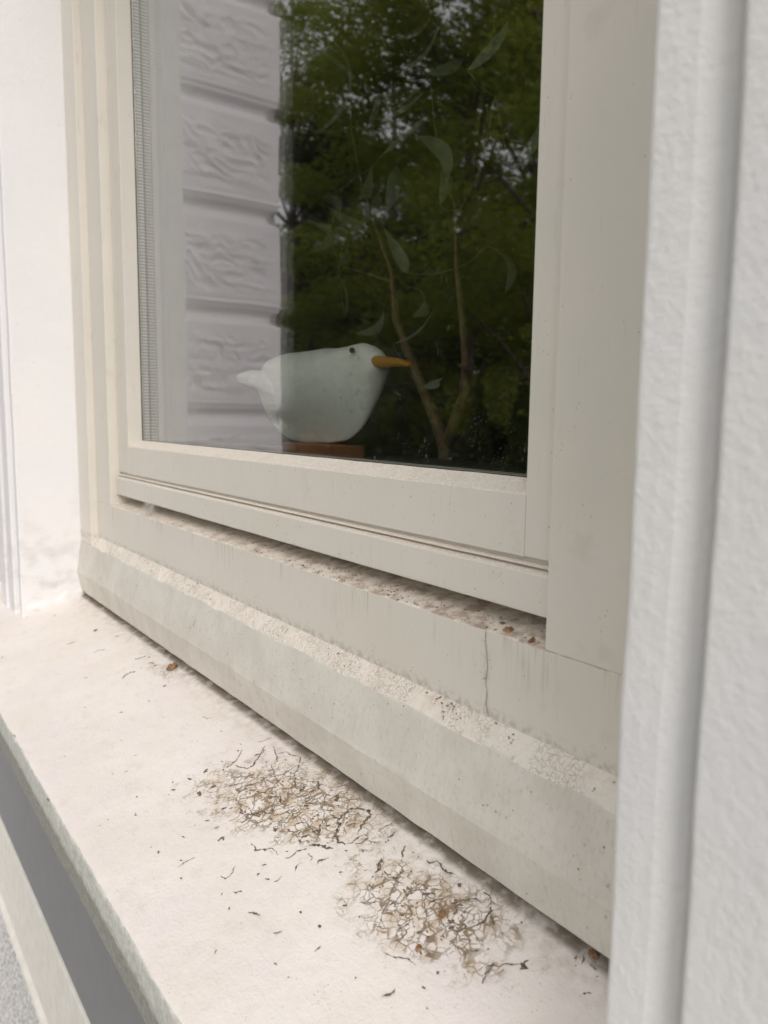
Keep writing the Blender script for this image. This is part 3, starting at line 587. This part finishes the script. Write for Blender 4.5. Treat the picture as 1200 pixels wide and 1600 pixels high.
yr = {0: .012, 1: .022, 2: .038, 3: .05, 4: .058, 5: .062, 6: .058, 7: .045, 8: .034, 9: .029, 10: .024, 11: .018, 12: .012}
rows = smooth_rows([(x, 0.645, (t + d) / 2, yr[i], (t - d) / 2) for i, (x, t, d) in enumerate(body)])
b = MB(); b.ell_loft(rows, 28)
for i, v in enumerate(b.v):
    q = Vector(v); d = noise.noise(q * 26) * 0.0022 + noise.noise(q * 70) * 0.0008; b.v[i] = (v[0], v[1] - d, v[2] + d)
for i, v in enumerate(b.v):      # keel: the flanks draw in towards the underside
    t = max(0.0, min(1.0, (0.092 - v[2]) / 0.135)); b.v[i] = (v[0] - 0.004 * t, 0.645 + (v[1] - 0.645) * (1.0 - 0.90 * t ** 1.0), v[2])
b.build('body', BIRD, gull, smooth=True)
tail = [(-1.308, 0.0682, 0.0624), (-1.2892, 0.0743, 0.0573), (-1.258, 0.0776, 0.0519), (-1.2207, 0.0761, 0.0444), (-1.1851, 0.0683, 0.035), (-1.151, 0.0597, 0.0281)]
rows = smooth_rows([(x, 0.617 - 0.001 * i, (t + d) / 2, [.004, .012, .018, .018, .014, .006][i], (t - d) / 2) for i, (x, t, d) in enumerate(tail)])
b = MB(); b.ell_loft(rows, 20)
for i, v in enumerate(b.v):
    d = noise.noise(Vector(v) * 45) * 0.002; b.v[i] = (v[0], v[1] - d, v[2] + d)
b.build('tail', BIRD, gull, smooth=True)
bk = [(-0.9060, 0.086, 0.0665), (-0.8716, 0.0814, 0.0672), (-0.8451, 0.0774, 0.0670), (-0.8322, 0.0734, 0.0664), (-0.8265, 0.0697, 0.0655)]
rows = smooth_rows([(x, 0.640, (t + d) / 2, [.011, .0095, .008, .0065, .003][i], (t - d) / 2) for i, (x, t, d) in enumerate(bk)])
b = MB(); b.ell_loft(rows, 16); b.build('beak', BEAK, gull, smooth=True)
for sy in (-1, 1):
    b = MB(); vs = []
    ex, ey, ez, er = -0.9365, 0.6455 + sy * 0.0262, 0.0935, 0.0042
    for i in range(9):
        for k in range(12):
            a = math.pi * i / 8; c_ = 2 * math.pi * k / 12; vs.append((ex + er * math.sin(a) * math.cos(c_), ey + er * math.sin(a) * math.sin(c_), ez + er * math.cos(a)))
    b.add(vs, [(i * 12 + k, i * 12 + (k + 1) % 12, (i + 1) * 12 + (k + 1) % 12, (i + 1) * 12 + k) for i in range(8) for k in range(12)])
    b.build('eye', EYEM, gull, smooth=True)
b = MB(); b.box(-1.135, -0.985, 0.612, 0.678, -0.0715, -0.0445); b.build('base', WOOD, gull, bevel=0.004)

# potted plant on the floor behind the board
plant = thing('potted_plant', 'tall houseplant with a forked bare stem and long pale leaves behind the glass', 'houseplant', (-1.2276, 1.05, -1.20))
b = MB(); b.tube([(-1.2276, 1.05, -0.95), (-1.226, 1.05, -0.5), (-1.2276, 1.05, -0.15), (-1.229, 1.05, -0.064), (-1.262, 1.05, -0.01), (-1.31, 1.052, .056), (-1.362, 1.05, .14), (-1.407, 1.048, .214), (-1.43, 1.05, .32), (-1.50, 1.05, .44), (-1.56, 1.05, .56), (-1.60, 1.05, .68)],
              [.017, .016, .015, .0165, .013, .0115, .010, .0085, .0045, .0032, .0022, .0012], 10, 0.15)
b.tube([(-1.229, 1.05, -0.072), (-1.212, 1.052, -0.02), (-1.183, 1.055, .041), (-1.178, 1.055, .11), (-1.192, 1.055, .194), (-1.22, 1.06, .30), (-1.24, 1.07, .42), (-1.30, 1.07, .55), (-1.33, 1.07, .70)],
       [.013, .0125, .0115, .010, .007, .0045, .003, .002, .001], 10, 0.15)
b.tube([(-1.24, 1.07, .40), (-1.18, 1.08, .48), (-1.12, 1.06, .60)], [.004, .003, .001], 6)
b.tube([(-1.43, 1.05, .30), (-1.52, 1.04, .33), (-1.62, 1.03, .36)], [.004, .003, .001], 6)
for z_, x_ in ((-0.066, -1.229), (0.0, -1.27), (0.13, -1.355), (0.02, -1.192), (0.1, -1.179)):
    b.tube([(x_ - .001, 1.05, z_ - .002), (x_, 1.05, z_), (x_ + .001, 1.05, z_ + .002)], [.0125, .0155, .0125], 10)
b.build('stem', STEM, plant, smooth=True)
b = MB(); vs = []; rr = [(0.10, -1.20), (0.105, -1.19), (0.14, -0.93), (0.15, -0.93), (0.15, -0.90), (0.135, -0.90), (0.13, -0.95), (0.0, -0.95)]
for r, z in rr:
    for k in range(24): a = 2 * math.pi * k / 24; vs.append((-1.2276 + r * math.cos(a), 1.05 + r * math.sin(a), z))
b.add(vs, [(i * 24 + k, i * 24 + (k + 1) % 24, (i + 1) * 24 + (k + 1) % 24, (i + 1) * 24 + k) for i in range(len(rr) - 1) for k in range(24)])
b.build('pot', POT, plant, smooth=False)
LEAVES = [((-1.65, 0.674), (-1.568, 0.715), 8), ((-1.495, 0.697), (-1.467, 0.745), 7), ((-1.374, 0.734), (-1.269, 0.722), 14), ((-1.34, 0.697), (-1.289, 0.726), 16), ((-1.54, 0.658), (-1.466, 0.684), 10), ((-1.394, 0.617), (-1.328, 0.643), 10), ((-1.488, 0.589), (-1.372, 0.65), 7), ((-1.606, 0.524), (-1.635, 0.589), 14), ((-1.521, 0.254), (-1.603, 0.217), 14), ((-1.575, 0.229), (-1.59, 0.321), 16), ((-1.648, 0.42), (-1.739, 0.388), 10), ((-1.605, 0.457), (-1.739, 0.412), 14), ((-1.564, 0.45), (-1.648, 0.496), 12), ((-1.325, 0.152), (-1.253, 0.213), 12), ((-1.279, 0.063), (-1.197, 0.067), 10), ((-1.243, 0.544), (-1.218, 0.495), 18), ((-1.16, 0.338), (-1.177, 0.292), 20), ((-1.564, 0.457), (-1.663, 0.468), 10), ((-1.449, 0.456), (-1.368, 0.512), 16), ((-1.385, 0.281), (-1.457, 0.247), 16), ((-1.487, 0.505), (-1.564, 0.464), 12), ((-1.708, 0.538), (-1.648, 0.481), 14), ((-1.112, 0.47), (-1.079, 0.507), 14), ((-1.26, 0.431), (-1.201, 0.443), 14), ((-1.421, 0.808), (-1.354, 0.808), 10), ((-1.623, 0.796), (-1.68, 0.858), 10), ((-1.136, 0.636), (-1.086, 0.653), 12), ((-1.319, 0.299), (-1.365, 0.372), 14)]
STEMPTS = [Vector(p) for p in ((-1.43, 1.05, .32), (-1.50, 1.05, .44), (-1.56, 1.05, .56), (-1.60, 1.05, .68), (-1.22, 1.06, .30), (-1.24, 1.07, .42), (-1.30, 1.07, .55), (-1.33, 1.07, .70), (-1.12, 1.06, .60), (-1.62, 1.03, .36), (-1.31, 1.052, .056), (-1.178, 1.055, .11), (-1.407, 1.048, .214))]
rl = random.Random(3)
for (ax, az), (tx, tz), wpx in LEAVES:
    y = 1.05 + rl.uniform(-0.08, 0.05)
    A_ = Vector((ax, y, az)); T_ = Vector((tx, y + rl.uniform(-0.05, 0.05), tz)); D_ = T_ - A_; L_ = D_.length; D_.normalize()
    if L_ < 0.12: T_ = A_ + D_ * 0.12; L_ = 0.12
    side = D_.cross(Vector((rl.uniform(-.3, .3), 1, rl.uniform(-.3, .3)))).normalized(); nrm = side.cross(D_).normalized()
    tw = rl.uniform(-0.8, 0.8); side2 = side * math.cos(tw) + nrm * math.sin(tw); nrm2 = side2.cross(D_)
    W_ = wpx * 0.0016 * 0.68
    b = MB(); vs = []; nL = 10
    for i in range(nL + 1):
        t = i / nL; wd = W_ * (math.sin(math.pi * t ** 0.8)) ** 0.8 if 0 < t < 1 else 0.0004
        c_ = A_ + D_ * L_ * t + nrm2 * (0.02 * math.sin(math.pi * t)) + side * (0.012 * math.sin(math.pi * t))
        vs += [c_ - side2 * wd + nrm2 * wd * 0.3, c_, c_ + side2 * wd + nrm2 * wd * 0.3]
    fs = []
    for i in range(nL): fs += [(i * 3, i * 3 + 1, i * 3 + 4, i * 3 + 3), (i * 3 + 1, i * 3 + 2, i * 3 + 5, i * 3 + 4)]
    b.add(vs, fs)
    near = min(STEMPTS, key=lambda p: (p - A_).length)
    if (near - A_).length < 0.16: b.tube([near, (near + A_) / 2 + Vector((0, 0, -.008)), A_], 0.0007, 5)
    else: b.tube([A_ - D_ * 0.03, A_], 0.0011, 5)
    b.build('leaf', LEAF_P, plant, smooth=True)
# leaves higher up that only shade and fill
# ================= outside: garden =================
b = MB(); b.box(-400, 400, -400, 400, -2.30, -2.204); struct(b.build('ground', GRASS))
b = MB(); b.box(-2.69, 30, -3.2, 0.33, -2.2035, -2.1995); struct(b.build('bounce_path', BOUNCE_GRAVEL))  # unseen pale path, added to bounce light up onto the house front

def leaf_cloud(clumps, per, size, aspect, rng, flat=0.5):
    cs = []; 
    for (cx, cy, cz, r) in clumps:
        n_ = int(per * (r / 0.6) ** 2)
        d = rng.normal(size=(n_, 3)); d /= np.linalg.norm(d, axis=1)[:, None]
        rad = r * rng.random(n_) ** (1 / 2.2)
        cs.append(np.array([cx, cy, cz]) + d * rad[:, None] * np.array([1, 1, flat + 0.2]))
    c_ = np.concatenate(cs); n_ = len(c_)
    u = rng.normal(size=(n_, 3)); u[:, 2] *= 0.5; u /= np.linalg.norm(u, axis=1)[:, None]
    v = rng.normal(size=(n_, 3)); v -= (v * u).sum(1)[:, None] * u; v /= np.linalg.norm(v, axis=1)[:, None]
    s = size * rng.uniform(0.6, 1.3, n_)[:, None]
    V = np.stack([c_ - u * s, c_ + v * s * aspect, c_ + u * s, c_ - v * s * aspect], 1).reshape(-1, 3)
    return V
def quads_mesh(name, V, m):
    n_ = len(V) // 4
    me = bpy.data.meshes.new(name); me.vertices.add(len(V)); me.vertices.foreach_set('co', V.astype(np.float32).ravel())
    me.loops.add(n_ * 4); me.loops.foreach_set('vertex_index', np.arange(n_ * 4, dtype=np.int32))
    me.polygons.add(n_); me.polygons.foreach_set('loop_start', np.arange(0, n_ * 4, 4, dtype=np.int32))
    me.update(calc_edges=True); me.materials.append(m); return me
def crown_mesh(name, seed, Hc, Rc, m, nclump=66, per=340, size=0.055, flat=0.35):
    rng = np.random.default_rng(seed); cl = []
    while len(cl) < nclump:
        p = rng.uniform(-1, 1, 3); r2 = (p ** 2).sum()
        if 0.16 < r2 < 1: cl.append((p[0] * Rc, p[1] * Rc, 1.3 + Hc * (p[2] + 1) / 2 , rng.uniform(0.40, 0.85)))
    return quads_mesh(name, leaf_cloud(cl, per, size, 0.5, rng, flat), m), cl
def trunk_mesh(name, seed, Hc, Rc, cl, r0=0.16):
    rng = random.Random(seed); b = MB(); pts = []; n_ = 9
    for i in range(n_ + 1):
        t = i / n_; pts.append((0.25 * noise.noise(Vector((seed, t * 2, 0))) * t, 0.25 * noise.noise(Vector((seed, t * 2, 5))) * t, t * (Hc + 0.9)))
    b.tube(pts, [r0 * (1 - 0.9 * i / n_) for i in range(n_ + 1)], 9)
    for c_ in rng.sample(cl, min(26, len(cl))):
        z = max(1.0, c_[2] - 0.9); z = min(z, Hc); k = min(n_ - 1, int(z / (Hc + 0.9) * n_)); a = Vector(pts[k]); e = Vector(c_[:3])
        mid = (a + e) / 2 + Vector((0, 0, 0.15)); b.tube([a, mid, e], [0.05 * (1 - z / (Hc + 2)) + 0.02, 0.025, 0.008], 5)
    me = bpy.data.meshes.new(name); me.from_pydata([tuple(v) for v in b.v], [], b.f); me.materials.append(BARK); return me
kinds = []
for k, (Hc, Rc, mt) in enumerate(((9.0, 2.3, LEAF), (8.0, 2.6, LEAF_D), (9.6, 2.2, LEAF))):
    cm, cl = crown_mesh('crown', 11 + k, Hc, Rc, mt); tm = trunk_mesh('trunk', 21 + k, Hc, Rc, cl); kinds.append((cm, tm))
def tree(kx, x, y, rot, s, label):
    r = bpy.data.objects.new('garden_tree', None); C.objects.link(r); r.location = (x, y, 0); r.rotation_euler = (0, 0, rot); r.scale = (s, s, s)
    r['label'] = label; r['category'] = 'tree'; r['group'] = 'garden trees mirrored in the glass'
    for nm, me in zip(('crown', 'trunk'), kinds[kx]):
        o = bpy.data.objects.new(nm, me); C.objects.link(o); o.parent = r
    return r
T_ = [  # ratio, distance, kind, rot, scale, where
    (-1.80, 8.8, 0, 0.3, 1.16, 'leafy tree mirrored right beside the bay wall, light green high up'),
    (-1.62, 9.6, 1, 1.9, 0.95, 'dark tree mirrored above the seagull tail end, around the bright sky gap'),
    (-1.36, 8.6, 2, 3.0, 0.92, 'light green tree mirrored in the middle of the glass above the forked stem'),
    (-1.12, 9.0, 0, 4.4, 1.02, 'leafy tree mirrored right of the middle, light green at mid height'),
    (-0.90, 8.4, 2, 5.3, 1.00, 'tree mirrored at the right edge of the glass, beside the sash stile'),
    (-1.80, 13.5, 1, 0.9, 1.3, 'far dark tree mirrored behind the bay wall edge'),
    (-1.45, 14.0, 1, 2.6, 1.15, 'far dark tree mirrored behind the middle trees'),
    (-1.20, 15.0, 1, 2.0, 1.15, 'far dark tree mirrored between the middle and right trees'),
    (-0.95, 13.5, 0, 3.6, 1.1, 'far tree mirrored behind the rightmost tree'),
]
for r_, t_, k_, ro, s_, lb in T_: tree(k_, r_ * t_, 1.032 - t_, ro, s_, lb)
# thuja hedge plants
rng = np.random.default_rng(5); nn = 5200
def thuja_mesh(seed):
    rng = np.random.default_rng(seed); z = rng.random(nn) ** 1.25 * 3.4; R_ = 0.42 * (1 - z / 3.45) ** 0.75 * (0.75 + 0.35 * rng.random(nn)); a = rng.random(nn) * 2 * math.pi
    c_ = np.stack([R_ * np.cos(a), R_ * np.sin(a), z], 1)
    u = np.stack([np.cos(a) * 0.45, np.sin(a) * 0.45, np.ones(nn)], 1) + rng.normal(size=(nn, 3)) * 0.3; u /= np.linalg.norm(u, axis=1)[:, None]
    v = rng.normal(size=(nn, 3)); v -= (v * u).sum(1)[:, None] * u; v /= np.linalg.norm(v, axis=1)[:, None]; s = 0.05 * rng.uniform(.6, 1.3, nn)[:, None]
    return quads_mesh('foliage', np.stack([c_ - u * s, c_ + v * s * .35, c_ + u * s, c_ - v * s * .35], 1).reshape(-1, 3), LEAF_Y)
th = [thuja_mesh(31), thuja_mesh(32)]
b = MB(); b.tube([(0, 0, 0), (0, 0, 3.1)], [0.05, 0.008], 6); tst = bpy.data.meshes.new('stem'); tst.from_pydata([tuple(v) for v in b.v], [], b.f); tst.materials.append(BARK)
HP = [(-1.86, 1.02, 'first thuja mirrored right beside the bay wall edge, above the seagull back'), (-1.78, 0.97, 'pointed thuja tip mirrored above the seagull back, second from the bay wall'), (-1.70, 1.04, 'pointed thuja tip mirrored above the seagull back, third from the bay wall'), (-1.62, 1.0, 'pointed thuja mirrored behind the seagull head, fourth from the bay wall'), (-1.53, 0.86, 'low thuja mirrored behind the orange beak'), (-1.43, 0.80, 'low thuja mirrored just left of the forked stem'), (-1.32, 0.78, 'low thuja mirrored behind the left fork of the stem'), (-1.20, 0.82, 'low thuja mirrored between the stem forks'), (-1.08, 0.78, 'low thuja mirrored right of the forked stem'), (-0.97, 0.80, 'low thuja mirrored at the lower right corner of the glass')]
for i, (r_, s_, lb) in enumerate(HP):
    t_ = 7.2; o = bpy.data.objects.new('thuja', None); C.objects.link(o); o.location = (r_ * t_, 1.032 - t_, 0); o.rotation_euler = (0, 0, i * 1.3); o.scale = (0.9, 0.9, s_)
    tag(o, lb, 'conifer', 'thujas in front of the trees')
    for nm, me in (('foliage', th[i % 2]), ('stem', tst)):
        c_ = bpy.data.objects.new(nm, me); C.objects.link(c_); c_.parent = o

def shrub_mesh(seed):
    rng = np.random.default_rng(seed); cl = [(rng.uniform(-.5, .5), rng.uniform(-.4, .4), rng.uniform(.3, 1.25), rng.uniform(.3, .5)) for _ in range(12)]
    return quads_mesh('foliage', leaf_cloud(cl, 900, 0.045, 0.5, rng, 0.7), LEAF_D)
shm = [shrub_mesh(51), shrub_mesh(52)]
b = MB()
for k in range(6): a = k * 1.05; b.tube([(0, 0, 0), (0.15 * math.cos(a), 0.15 * math.sin(a), 0.45), (0.4 * math.cos(a), 0.35 * math.sin(a), 1.0)], [0.02, 0.012, 0.004], 5)
shs = bpy.data.meshes.new('stem'); shs.from_pydata([tuple(v) for v in b.v], [], b.f); shs.materials.append(BARK)
SN = ['beside the bay wall', 'under the seagull tail end', 'under the seagull', 'under the seagull head', 'under the beak', 'left of the forked stem', 'at the forked stem', 'just right of the forked stem', 'near the lower right of the glass', 'at the lower right corner of the glass']
for i in range(10):
    t_ = 6.7; r_ = -1.88 + 0.103 * i
    o = bpy.data.objects.new('shrub', None); C.objects.link(o); o.location = (r_ * t_, 1.032 - t_, 0); o.rotation_euler = (0, 0, i * 2.1); o.scale = (0.95, 0.95, 1.0 + 0.25 * ((i * 7) % 5) / 5)
    tag(o, 'low dark shrub mirrored low in the glass ' + SN[i], 'shrub', 'low shrubs in front of the thujas')
    for nm, me in (('foliage', shm[i % 2]), ('stem', shs)):
        c_ = bpy.data.objects.new(nm, me); C.objects.link(c_); c_.parent = o
rng = np.random.default_rng(77); cl = []
for i in range(230):
    t_ = rng.uniform(19, 23); r_ = rng.uniform(-2.3, -0.6); cl.append((r_ * t_, 1.032 - t_, rng.uniform(0.5, 9.0), rng.uniform(1.2, 2.0)))
fw = bpy.data.objects.new('distant_wood', quads_mesh('distant_wood', leaf_cloud(cl, 75, 0.16, 0.5, rng, 0.7), LEAF_D)); C.objects.link(fw)
tag(fw, 'dark mass of distant woodland mirrored behind the garden trees', 'woodland', kind='stuff')

# ================= dirt and small things =================
def on_sill(x, y, h=0.0006):
    return (x, y, sill_z(y) + h)
b = MB(); rf = random.Random(4)
for pts, wmm in FLAKES:
    P_ = []
    for i in range(len(pts) - 1):
        a, c_ = pts[i], pts[i + 1]; L_ = math.hypot(c_[0] - a[0], c_[1] - a[1]); k = max(1, int(L_ / 0.0016))
        for j in range(k): t = j / k; P_.append((a[0] + (c_[0] - a[0]) * t, a[1] + (c_[1] - a[1]) * t))
    P_.append(pts[-1]); n_ = len(P_); vs = []
    sd_ = rf.random() * 99
    for i, (x, y) in enumerate(P_):
        q = P_[min(i + 1, n_ - 1)]; p = P_[max(i - 1, 0)]; dx, dy = q[0] - p[0], q[1] - p[1]; l = math.hypot(dx, dy) or 1; nx, ny = -dy / l, dx / l
        t = i / max(1, n_ - 1); wd = wmm * 0.00055 * (0.35 + 0.65 * math.sin(math.pi * min(1, max(0, t))) ** 0.5)
        w1 = wd * max(0.12, 0.55 + 2.4 * noise.noise(Vector((x * 420, y * 420, sd_)))); w2 = wd * max(0.12, 0.55 + 2.4 * noise.noise(Vector((x * 420, y * 420, sd_ + 9))))
        ox = 0.0016 * noise.noise(Vector((x * 260, y * 260, sd_))); oy = 0.0016 * noise.noise(Vector((x * 260, y * 260, sd_ + 4)))
        vs += [on_sill(x + ox + nx * w1, y + oy + ny * w1, 0.0005), on_sill(x + ox, y + oy, 0.0008), on_sill(x + ox - nx * w2, y + oy - ny * w2, 0.0005)]
    fs = []
    for i in range(n_ - 1): fs += [(i * 3, i * 3 + 1, i * 3 + 4, i * 3 + 3), (i * 3 + 1, i * 3 + 2, i * 3 + 5, i * 3 + 4)]
    if n_ > 1: b.add(vs, fs)
rk = random.Random(21)
for i in range(420):
    if i < 210: u, v = rk.gauss(0, 1), rk.gauss(0, 1); x = -0.705 + 0.062 * u - 0.006 * v; y = 0.397 + 0.020 * u * 0.55 + 0.019 * v
    elif i < 350: x = rk.gauss(-0.482, 0.045); y = rk.gauss(0.397, 0.021)
    else: x = rk.uniform(-1.3, -0.4); y = rk.uniform(0.25, 0.44)
    if y > 0.446 or y < 0.21 or noise.noise(Vector((x * 55, y * 55, 4))) < -0.12: continue
    k = rk.choice((4, 5, 5, 6)); r0 = rk.uniform(0.0004, 0.0011) * (1.6 if rk.random() < 0.12 else 1); ang = rk.uniform(-0.5, 1.2); el = rk.uniform(1.0, 3.2)
    ring = []
    for j in range(k):
        a = 2 * math.pi * j / k; q = r0 * rk.uniform(.6, 1.2); px, py = q * el * math.cos(a), q * math.sin(a)
        ring.append(on_sill(x + px * math.cos(ang) - py * math.sin(ang), y + px * math.sin(ang) + py * math.cos(ang), 0.0004 + rk.uniform(0, .0004)))
    b.add([on_sill(x, y, 0.0011)] + ring, [(0, 1 + j, 1 + (j + 1) % k) for j in range(k)])
o = b.build('lichen_flakes', DIRT, base=(-0.8, 0.4, -0.43)); tag(o, 'dark curled flakes of lichen and cracked paint scattered over the cream sill', 'dirt', kind='stuff')

def crumb_mesh(b, c_, r, flat, seed, nrm=Vector((0, -0.26, 0.96))):
    """ragged curled scrap"""
    rg = random.Random(seed); k = 11; vs = [Vector(c_) + Vector((0, 0, r * 0.25))]
    sx_, sy_ = rg.uniform(.7, 1.3), rg.uniform(.5, 1.0); rot = rg.uniform(0, 6.28)
    for ring, rr_ in ((0.5, 0.35), (1.0, 0.0)):
        for i in range(k):
            a = 2 * math.pi * i / k; q = r * ring * rg.uniform(.7, 1.15)
            x, y = q * math.cos(a) * sx_, q * math.sin(a) * sy_; x, y = x * math.cos(rot) - y * math.sin(rot), x * math.sin(rot) + y * math.cos(rot)
            vs.append(Vector(c_) + Vector((x, y, r * rr_ * flat + y * 0.265 + rg.uniform(0, 1) * r * 0.3 * flat)))
    fs = [(0, 1 + i, 1 + (i + 1) % k) for i in range(k)] + [(1 + i, 1 + k + i, 1 + k + (i + 1) % k, 1 + (i + 1) % k) for i in range(k)]
    b.add(vs, fs)
def scrap(name, label, cat, x, y, r, m, seed, flat=1.0, group=None):
    b = MB(); crumb_mesh(b, on_sill(x, y, 0.0008), r, flat, seed)
    o = b.build(name, m, base=on_sill(x, y, 0)); tag(o, label, cat, group); return o
scrap('dry_leaf_scrap', 'rust brown curled leaf scrap on the sill near the far end of the bottom trim', 'leaf scrap', -1.1897, 0.4379, 0.013, SCRAP, 3, 1.2)
scrap('dry_leaf_scrap', 'small orange-brown crumb at the lower end of the nearer crackled patch', 'leaf scrap', -0.4519, 0.3674, 0.0035, SCRAP, 5, .8)
scrap('dry_leaf_scrap', 'small brown crumb in the middle of the nearer crackled patch', 'leaf scrap', -0.4643, 0.4029, 0.0042, SCRAP, 8, .8)
scrap('dry_leaf_scrap', 'dark red-brown curled scrap in the corner beside the near plaster surround', 'leaf scrap', -0.3444, 0.4542, 0.0050, SCRAP, 11, 1.2)
scrap('dry_leaf_scrap', 'thin olive-brown sliver on the sill nearest the white reveal', 'leaf scrap', -1.520, 0.405, 0.006, SCRAP, 14, .3)
# debris caught on the ledge under the sash
b = MB(); rf = random.Random(9)
for i in range(520):
    t = rf.random() ** 0.45; x = -1.58 + t * 1.15
    if noise.noise(Vector((x * 14, 3, 1))) < rf.uniform(-.35, .45): continue
    y = rf.uniform(0.4685, 0.497) if rf.random() < .7 else rf.uniform(0.468, 0.475)
    z = -0.1893 + (y - 0.467) * 0.15 + 0.0006
    if rf.random() < 0.62: 
        n0 = len(b.v); crumb_mesh(b, (x, y, z), rf.uniform(0.0006, 0.0020), 1.0, i)
    else:
        a = rf.uniform(0, 3.1); l = rf.uniform(0.002, 0.006); b.tube([(x, y, z + .0004), (x + l * .5 * math.cos(a), y + l * .3 * math.sin(a), z + rf.uniform(.0004, .002)), (x + l * math.cos(a), y + l * .5 * math.sin(a), z + .0005)], 0.00022, 5)
o = b.build('ledge_debris', M_flat('ledge_debris_brown', (0.26, 0.17, 0.11), 0.9, 0.6, 200), base=(-1.0, 0.47, -0.19)); tag(o, 'fine brown debris lying along the ledge under the weather bar', 'dirt', kind='stuff')
b = MB()
for i in range(420):
    t = rf.random() ** 0.5; x = -1.6 + t * 1.33
    if noise.noise(Vector((x * 16, 7, 1))) < rf.uniform(-.1, .5): continue
    s_ = rf.random(); y = 0.4545 + 0.0115 * s_; z = -0.2860 + 0.0185 * s_ + 0.0003
    crumb_mesh(b, (x, y, z), rf.uniform(0.0005, 0.0018), 0.8, i + 900)
o = b.build('trim_debris', M_flat('trim_debris_brown', (0.30, 0.22, 0.15), 0.9, 0.6, 200), base=(-1.0, 0.455, -0.28)); tag(o, 'brown grit lying on the narrow top ledge of the bottom trim', 'dirt', kind='stuff')
def flake(name, label, x, y, z, r, seed, m):
    b = MB(); crumb_mesh(b, (x, y, z), r, 1.0, seed); tag(b.build(name, m, base=(x, y, z)), label, 'leaf scrap')
flake('dry_leaf_scrap', 'pale brown triangular leaf scrap on the ledge at the near end, under the weather bar', -0.470, 0.478, -0.1865, 0.0052, 40, SCRAP)
flake('dry_leaf_scrap', 'dark brown scrap in the near corner of the ledge, against the frame stile', -0.437, 0.473, -0.1872, 0.0050, 42, SCRAP)
flake('dry_leaf_scrap', 'dark sliver further in on the ledge, left of the triangular scrap', -0.486, 0.487, -0.1855, 0.0034, 45, DIRT)
b = MB(); rg = random.Random(31)
for i in range(150):
    x = rg.uniform(-1.6, -0.36); face = rg.choice(('rail', 'sash', 'bar', 'trim'))
    if face == 'rail': y, z = 0.4664, rg.choice((rg.uniform(-.262, -.20), rg.uniform(-.262, -.25)))
    elif face == 'sash': y, z = 0.4869, rg.uniform(-.117, -.07)
    elif face == 'bar': y, z = 0.4790, rg.uniform(-.162, -.136)
    else: z = rg.uniform(-.345, -.292); y = 0.4519 - (-.289 - z) * 0.1636
    rr = rg.uniform(0.00025, 0.0007); n0 = len(b.v)
    ring = [(x + rr * math.cos(a) * rg.uniform(.5, 1.2), y, z + rr * math.sin(a) * rg.uniform(.7, 2.0)) for a in (0.2, 1.4, 2.6, 3.9, 5.2)]
    b.add([(x, y - 0.0005, z)] + ring, [(0, 1 + j, 1 + (j + 1) % 5) for j in range(5)])
o = b.build('fly_specks', DIRT, base=(-1.0, 0.46, -0.3)); tag(o, 'tiny dark specks stuck on the cream window timber', 'dirt', kind='stuff')
# cobwebs
b = MB(); web = [(-0.4862, -0.1890), (-0.4862, -0.1975), (-0.483, -0.2114), (-0.4818, -0.2222), (-0.4841, -0.2302), (-0.4845, -0.2378), (-0.4817, -0.2444), (-0.4823, -0.2558), (-0.4794, -0.2660)]
for dx, ph in ((0, 0), (0.0012, 2), (-0.001, 5)):
    b.tube([(x + dx * math.sin(i * 1.3 + ph), 0.4664 - 0.0004, z) for i, (x, z) in enumerate(web)], [0.00008 + 0.00016 * abs(math.sin(i * 2.1 + ph)) for i in range(len(web))], 5)
crumb_mesh(b, (-0.4843, 0.4658, -0.2325), 0.0019, 1, 77)
for i in range(14):
    z = rf.uniform(-0.262, -0.196); b.tube([(-0.484, 0.4660, z), (-0.484 + rf.uniform(-.010, .008), 0.4664, z + rf.uniform(-.008, .004))], 0.00009, 4)
tag(b.build('cobweb', WEBD, base=(-0.484, 0.466, -0.26)), 'dirty cobweb strand hanging down the frame rail near its right end', 'cobweb')
b = MB()
for i in range(26):
    a = rf.uniform(0, 6.28); r = rf.uniform(.002, .008); c0 = (-1.745 + 0.0, 0.0, 0.0)
    px_, pz_ = -1.862 * 0.5155, -0.0175 * 0.5155
    b.tube([(px_ + r * math.cos(a), 0.5152, pz_ + r * math.sin(a)), (px_ + r * .4 * math.cos(a + 1.2), 0.5148, pz_ + r * .4 * math.sin(a + 1.2))], 0.00012, 4)
b.tube([(px_ - .012, 0.5153, pz_ + .032), (px_, 0.5150, pz_)], 0.00013, 4)
tag(b.build('cobweb', WEBM, base=(px_, 0.515, pz_)), 'tiny white cobweb tuft stuck on the glass below the seagull tail', 'cobweb')
b = MB()
for i in range(60):
    x = -1.40 + max(-.03, min(.03, rf.gauss(0, .014))); z = rf.uniform(-0.19, -0.175); b.tube([(x, 0.4665, -0.1895), (x + rf.uniform(-.006, .012), 0.470 + rf.uniform(0, .012), z), (x + rf.uniform(-.01, .02), 0.4790, -0.164)], 0.00011, 4)
tag(b.build('cobweb', WEBM, base=(-1.40, 0.467, -0.19)), 'faint pale cobweb bridging the gap under the weather bar toward its far end', 'cobweb')
for o in bpy.data.objects:
    if '_b' in o: del o['_b']
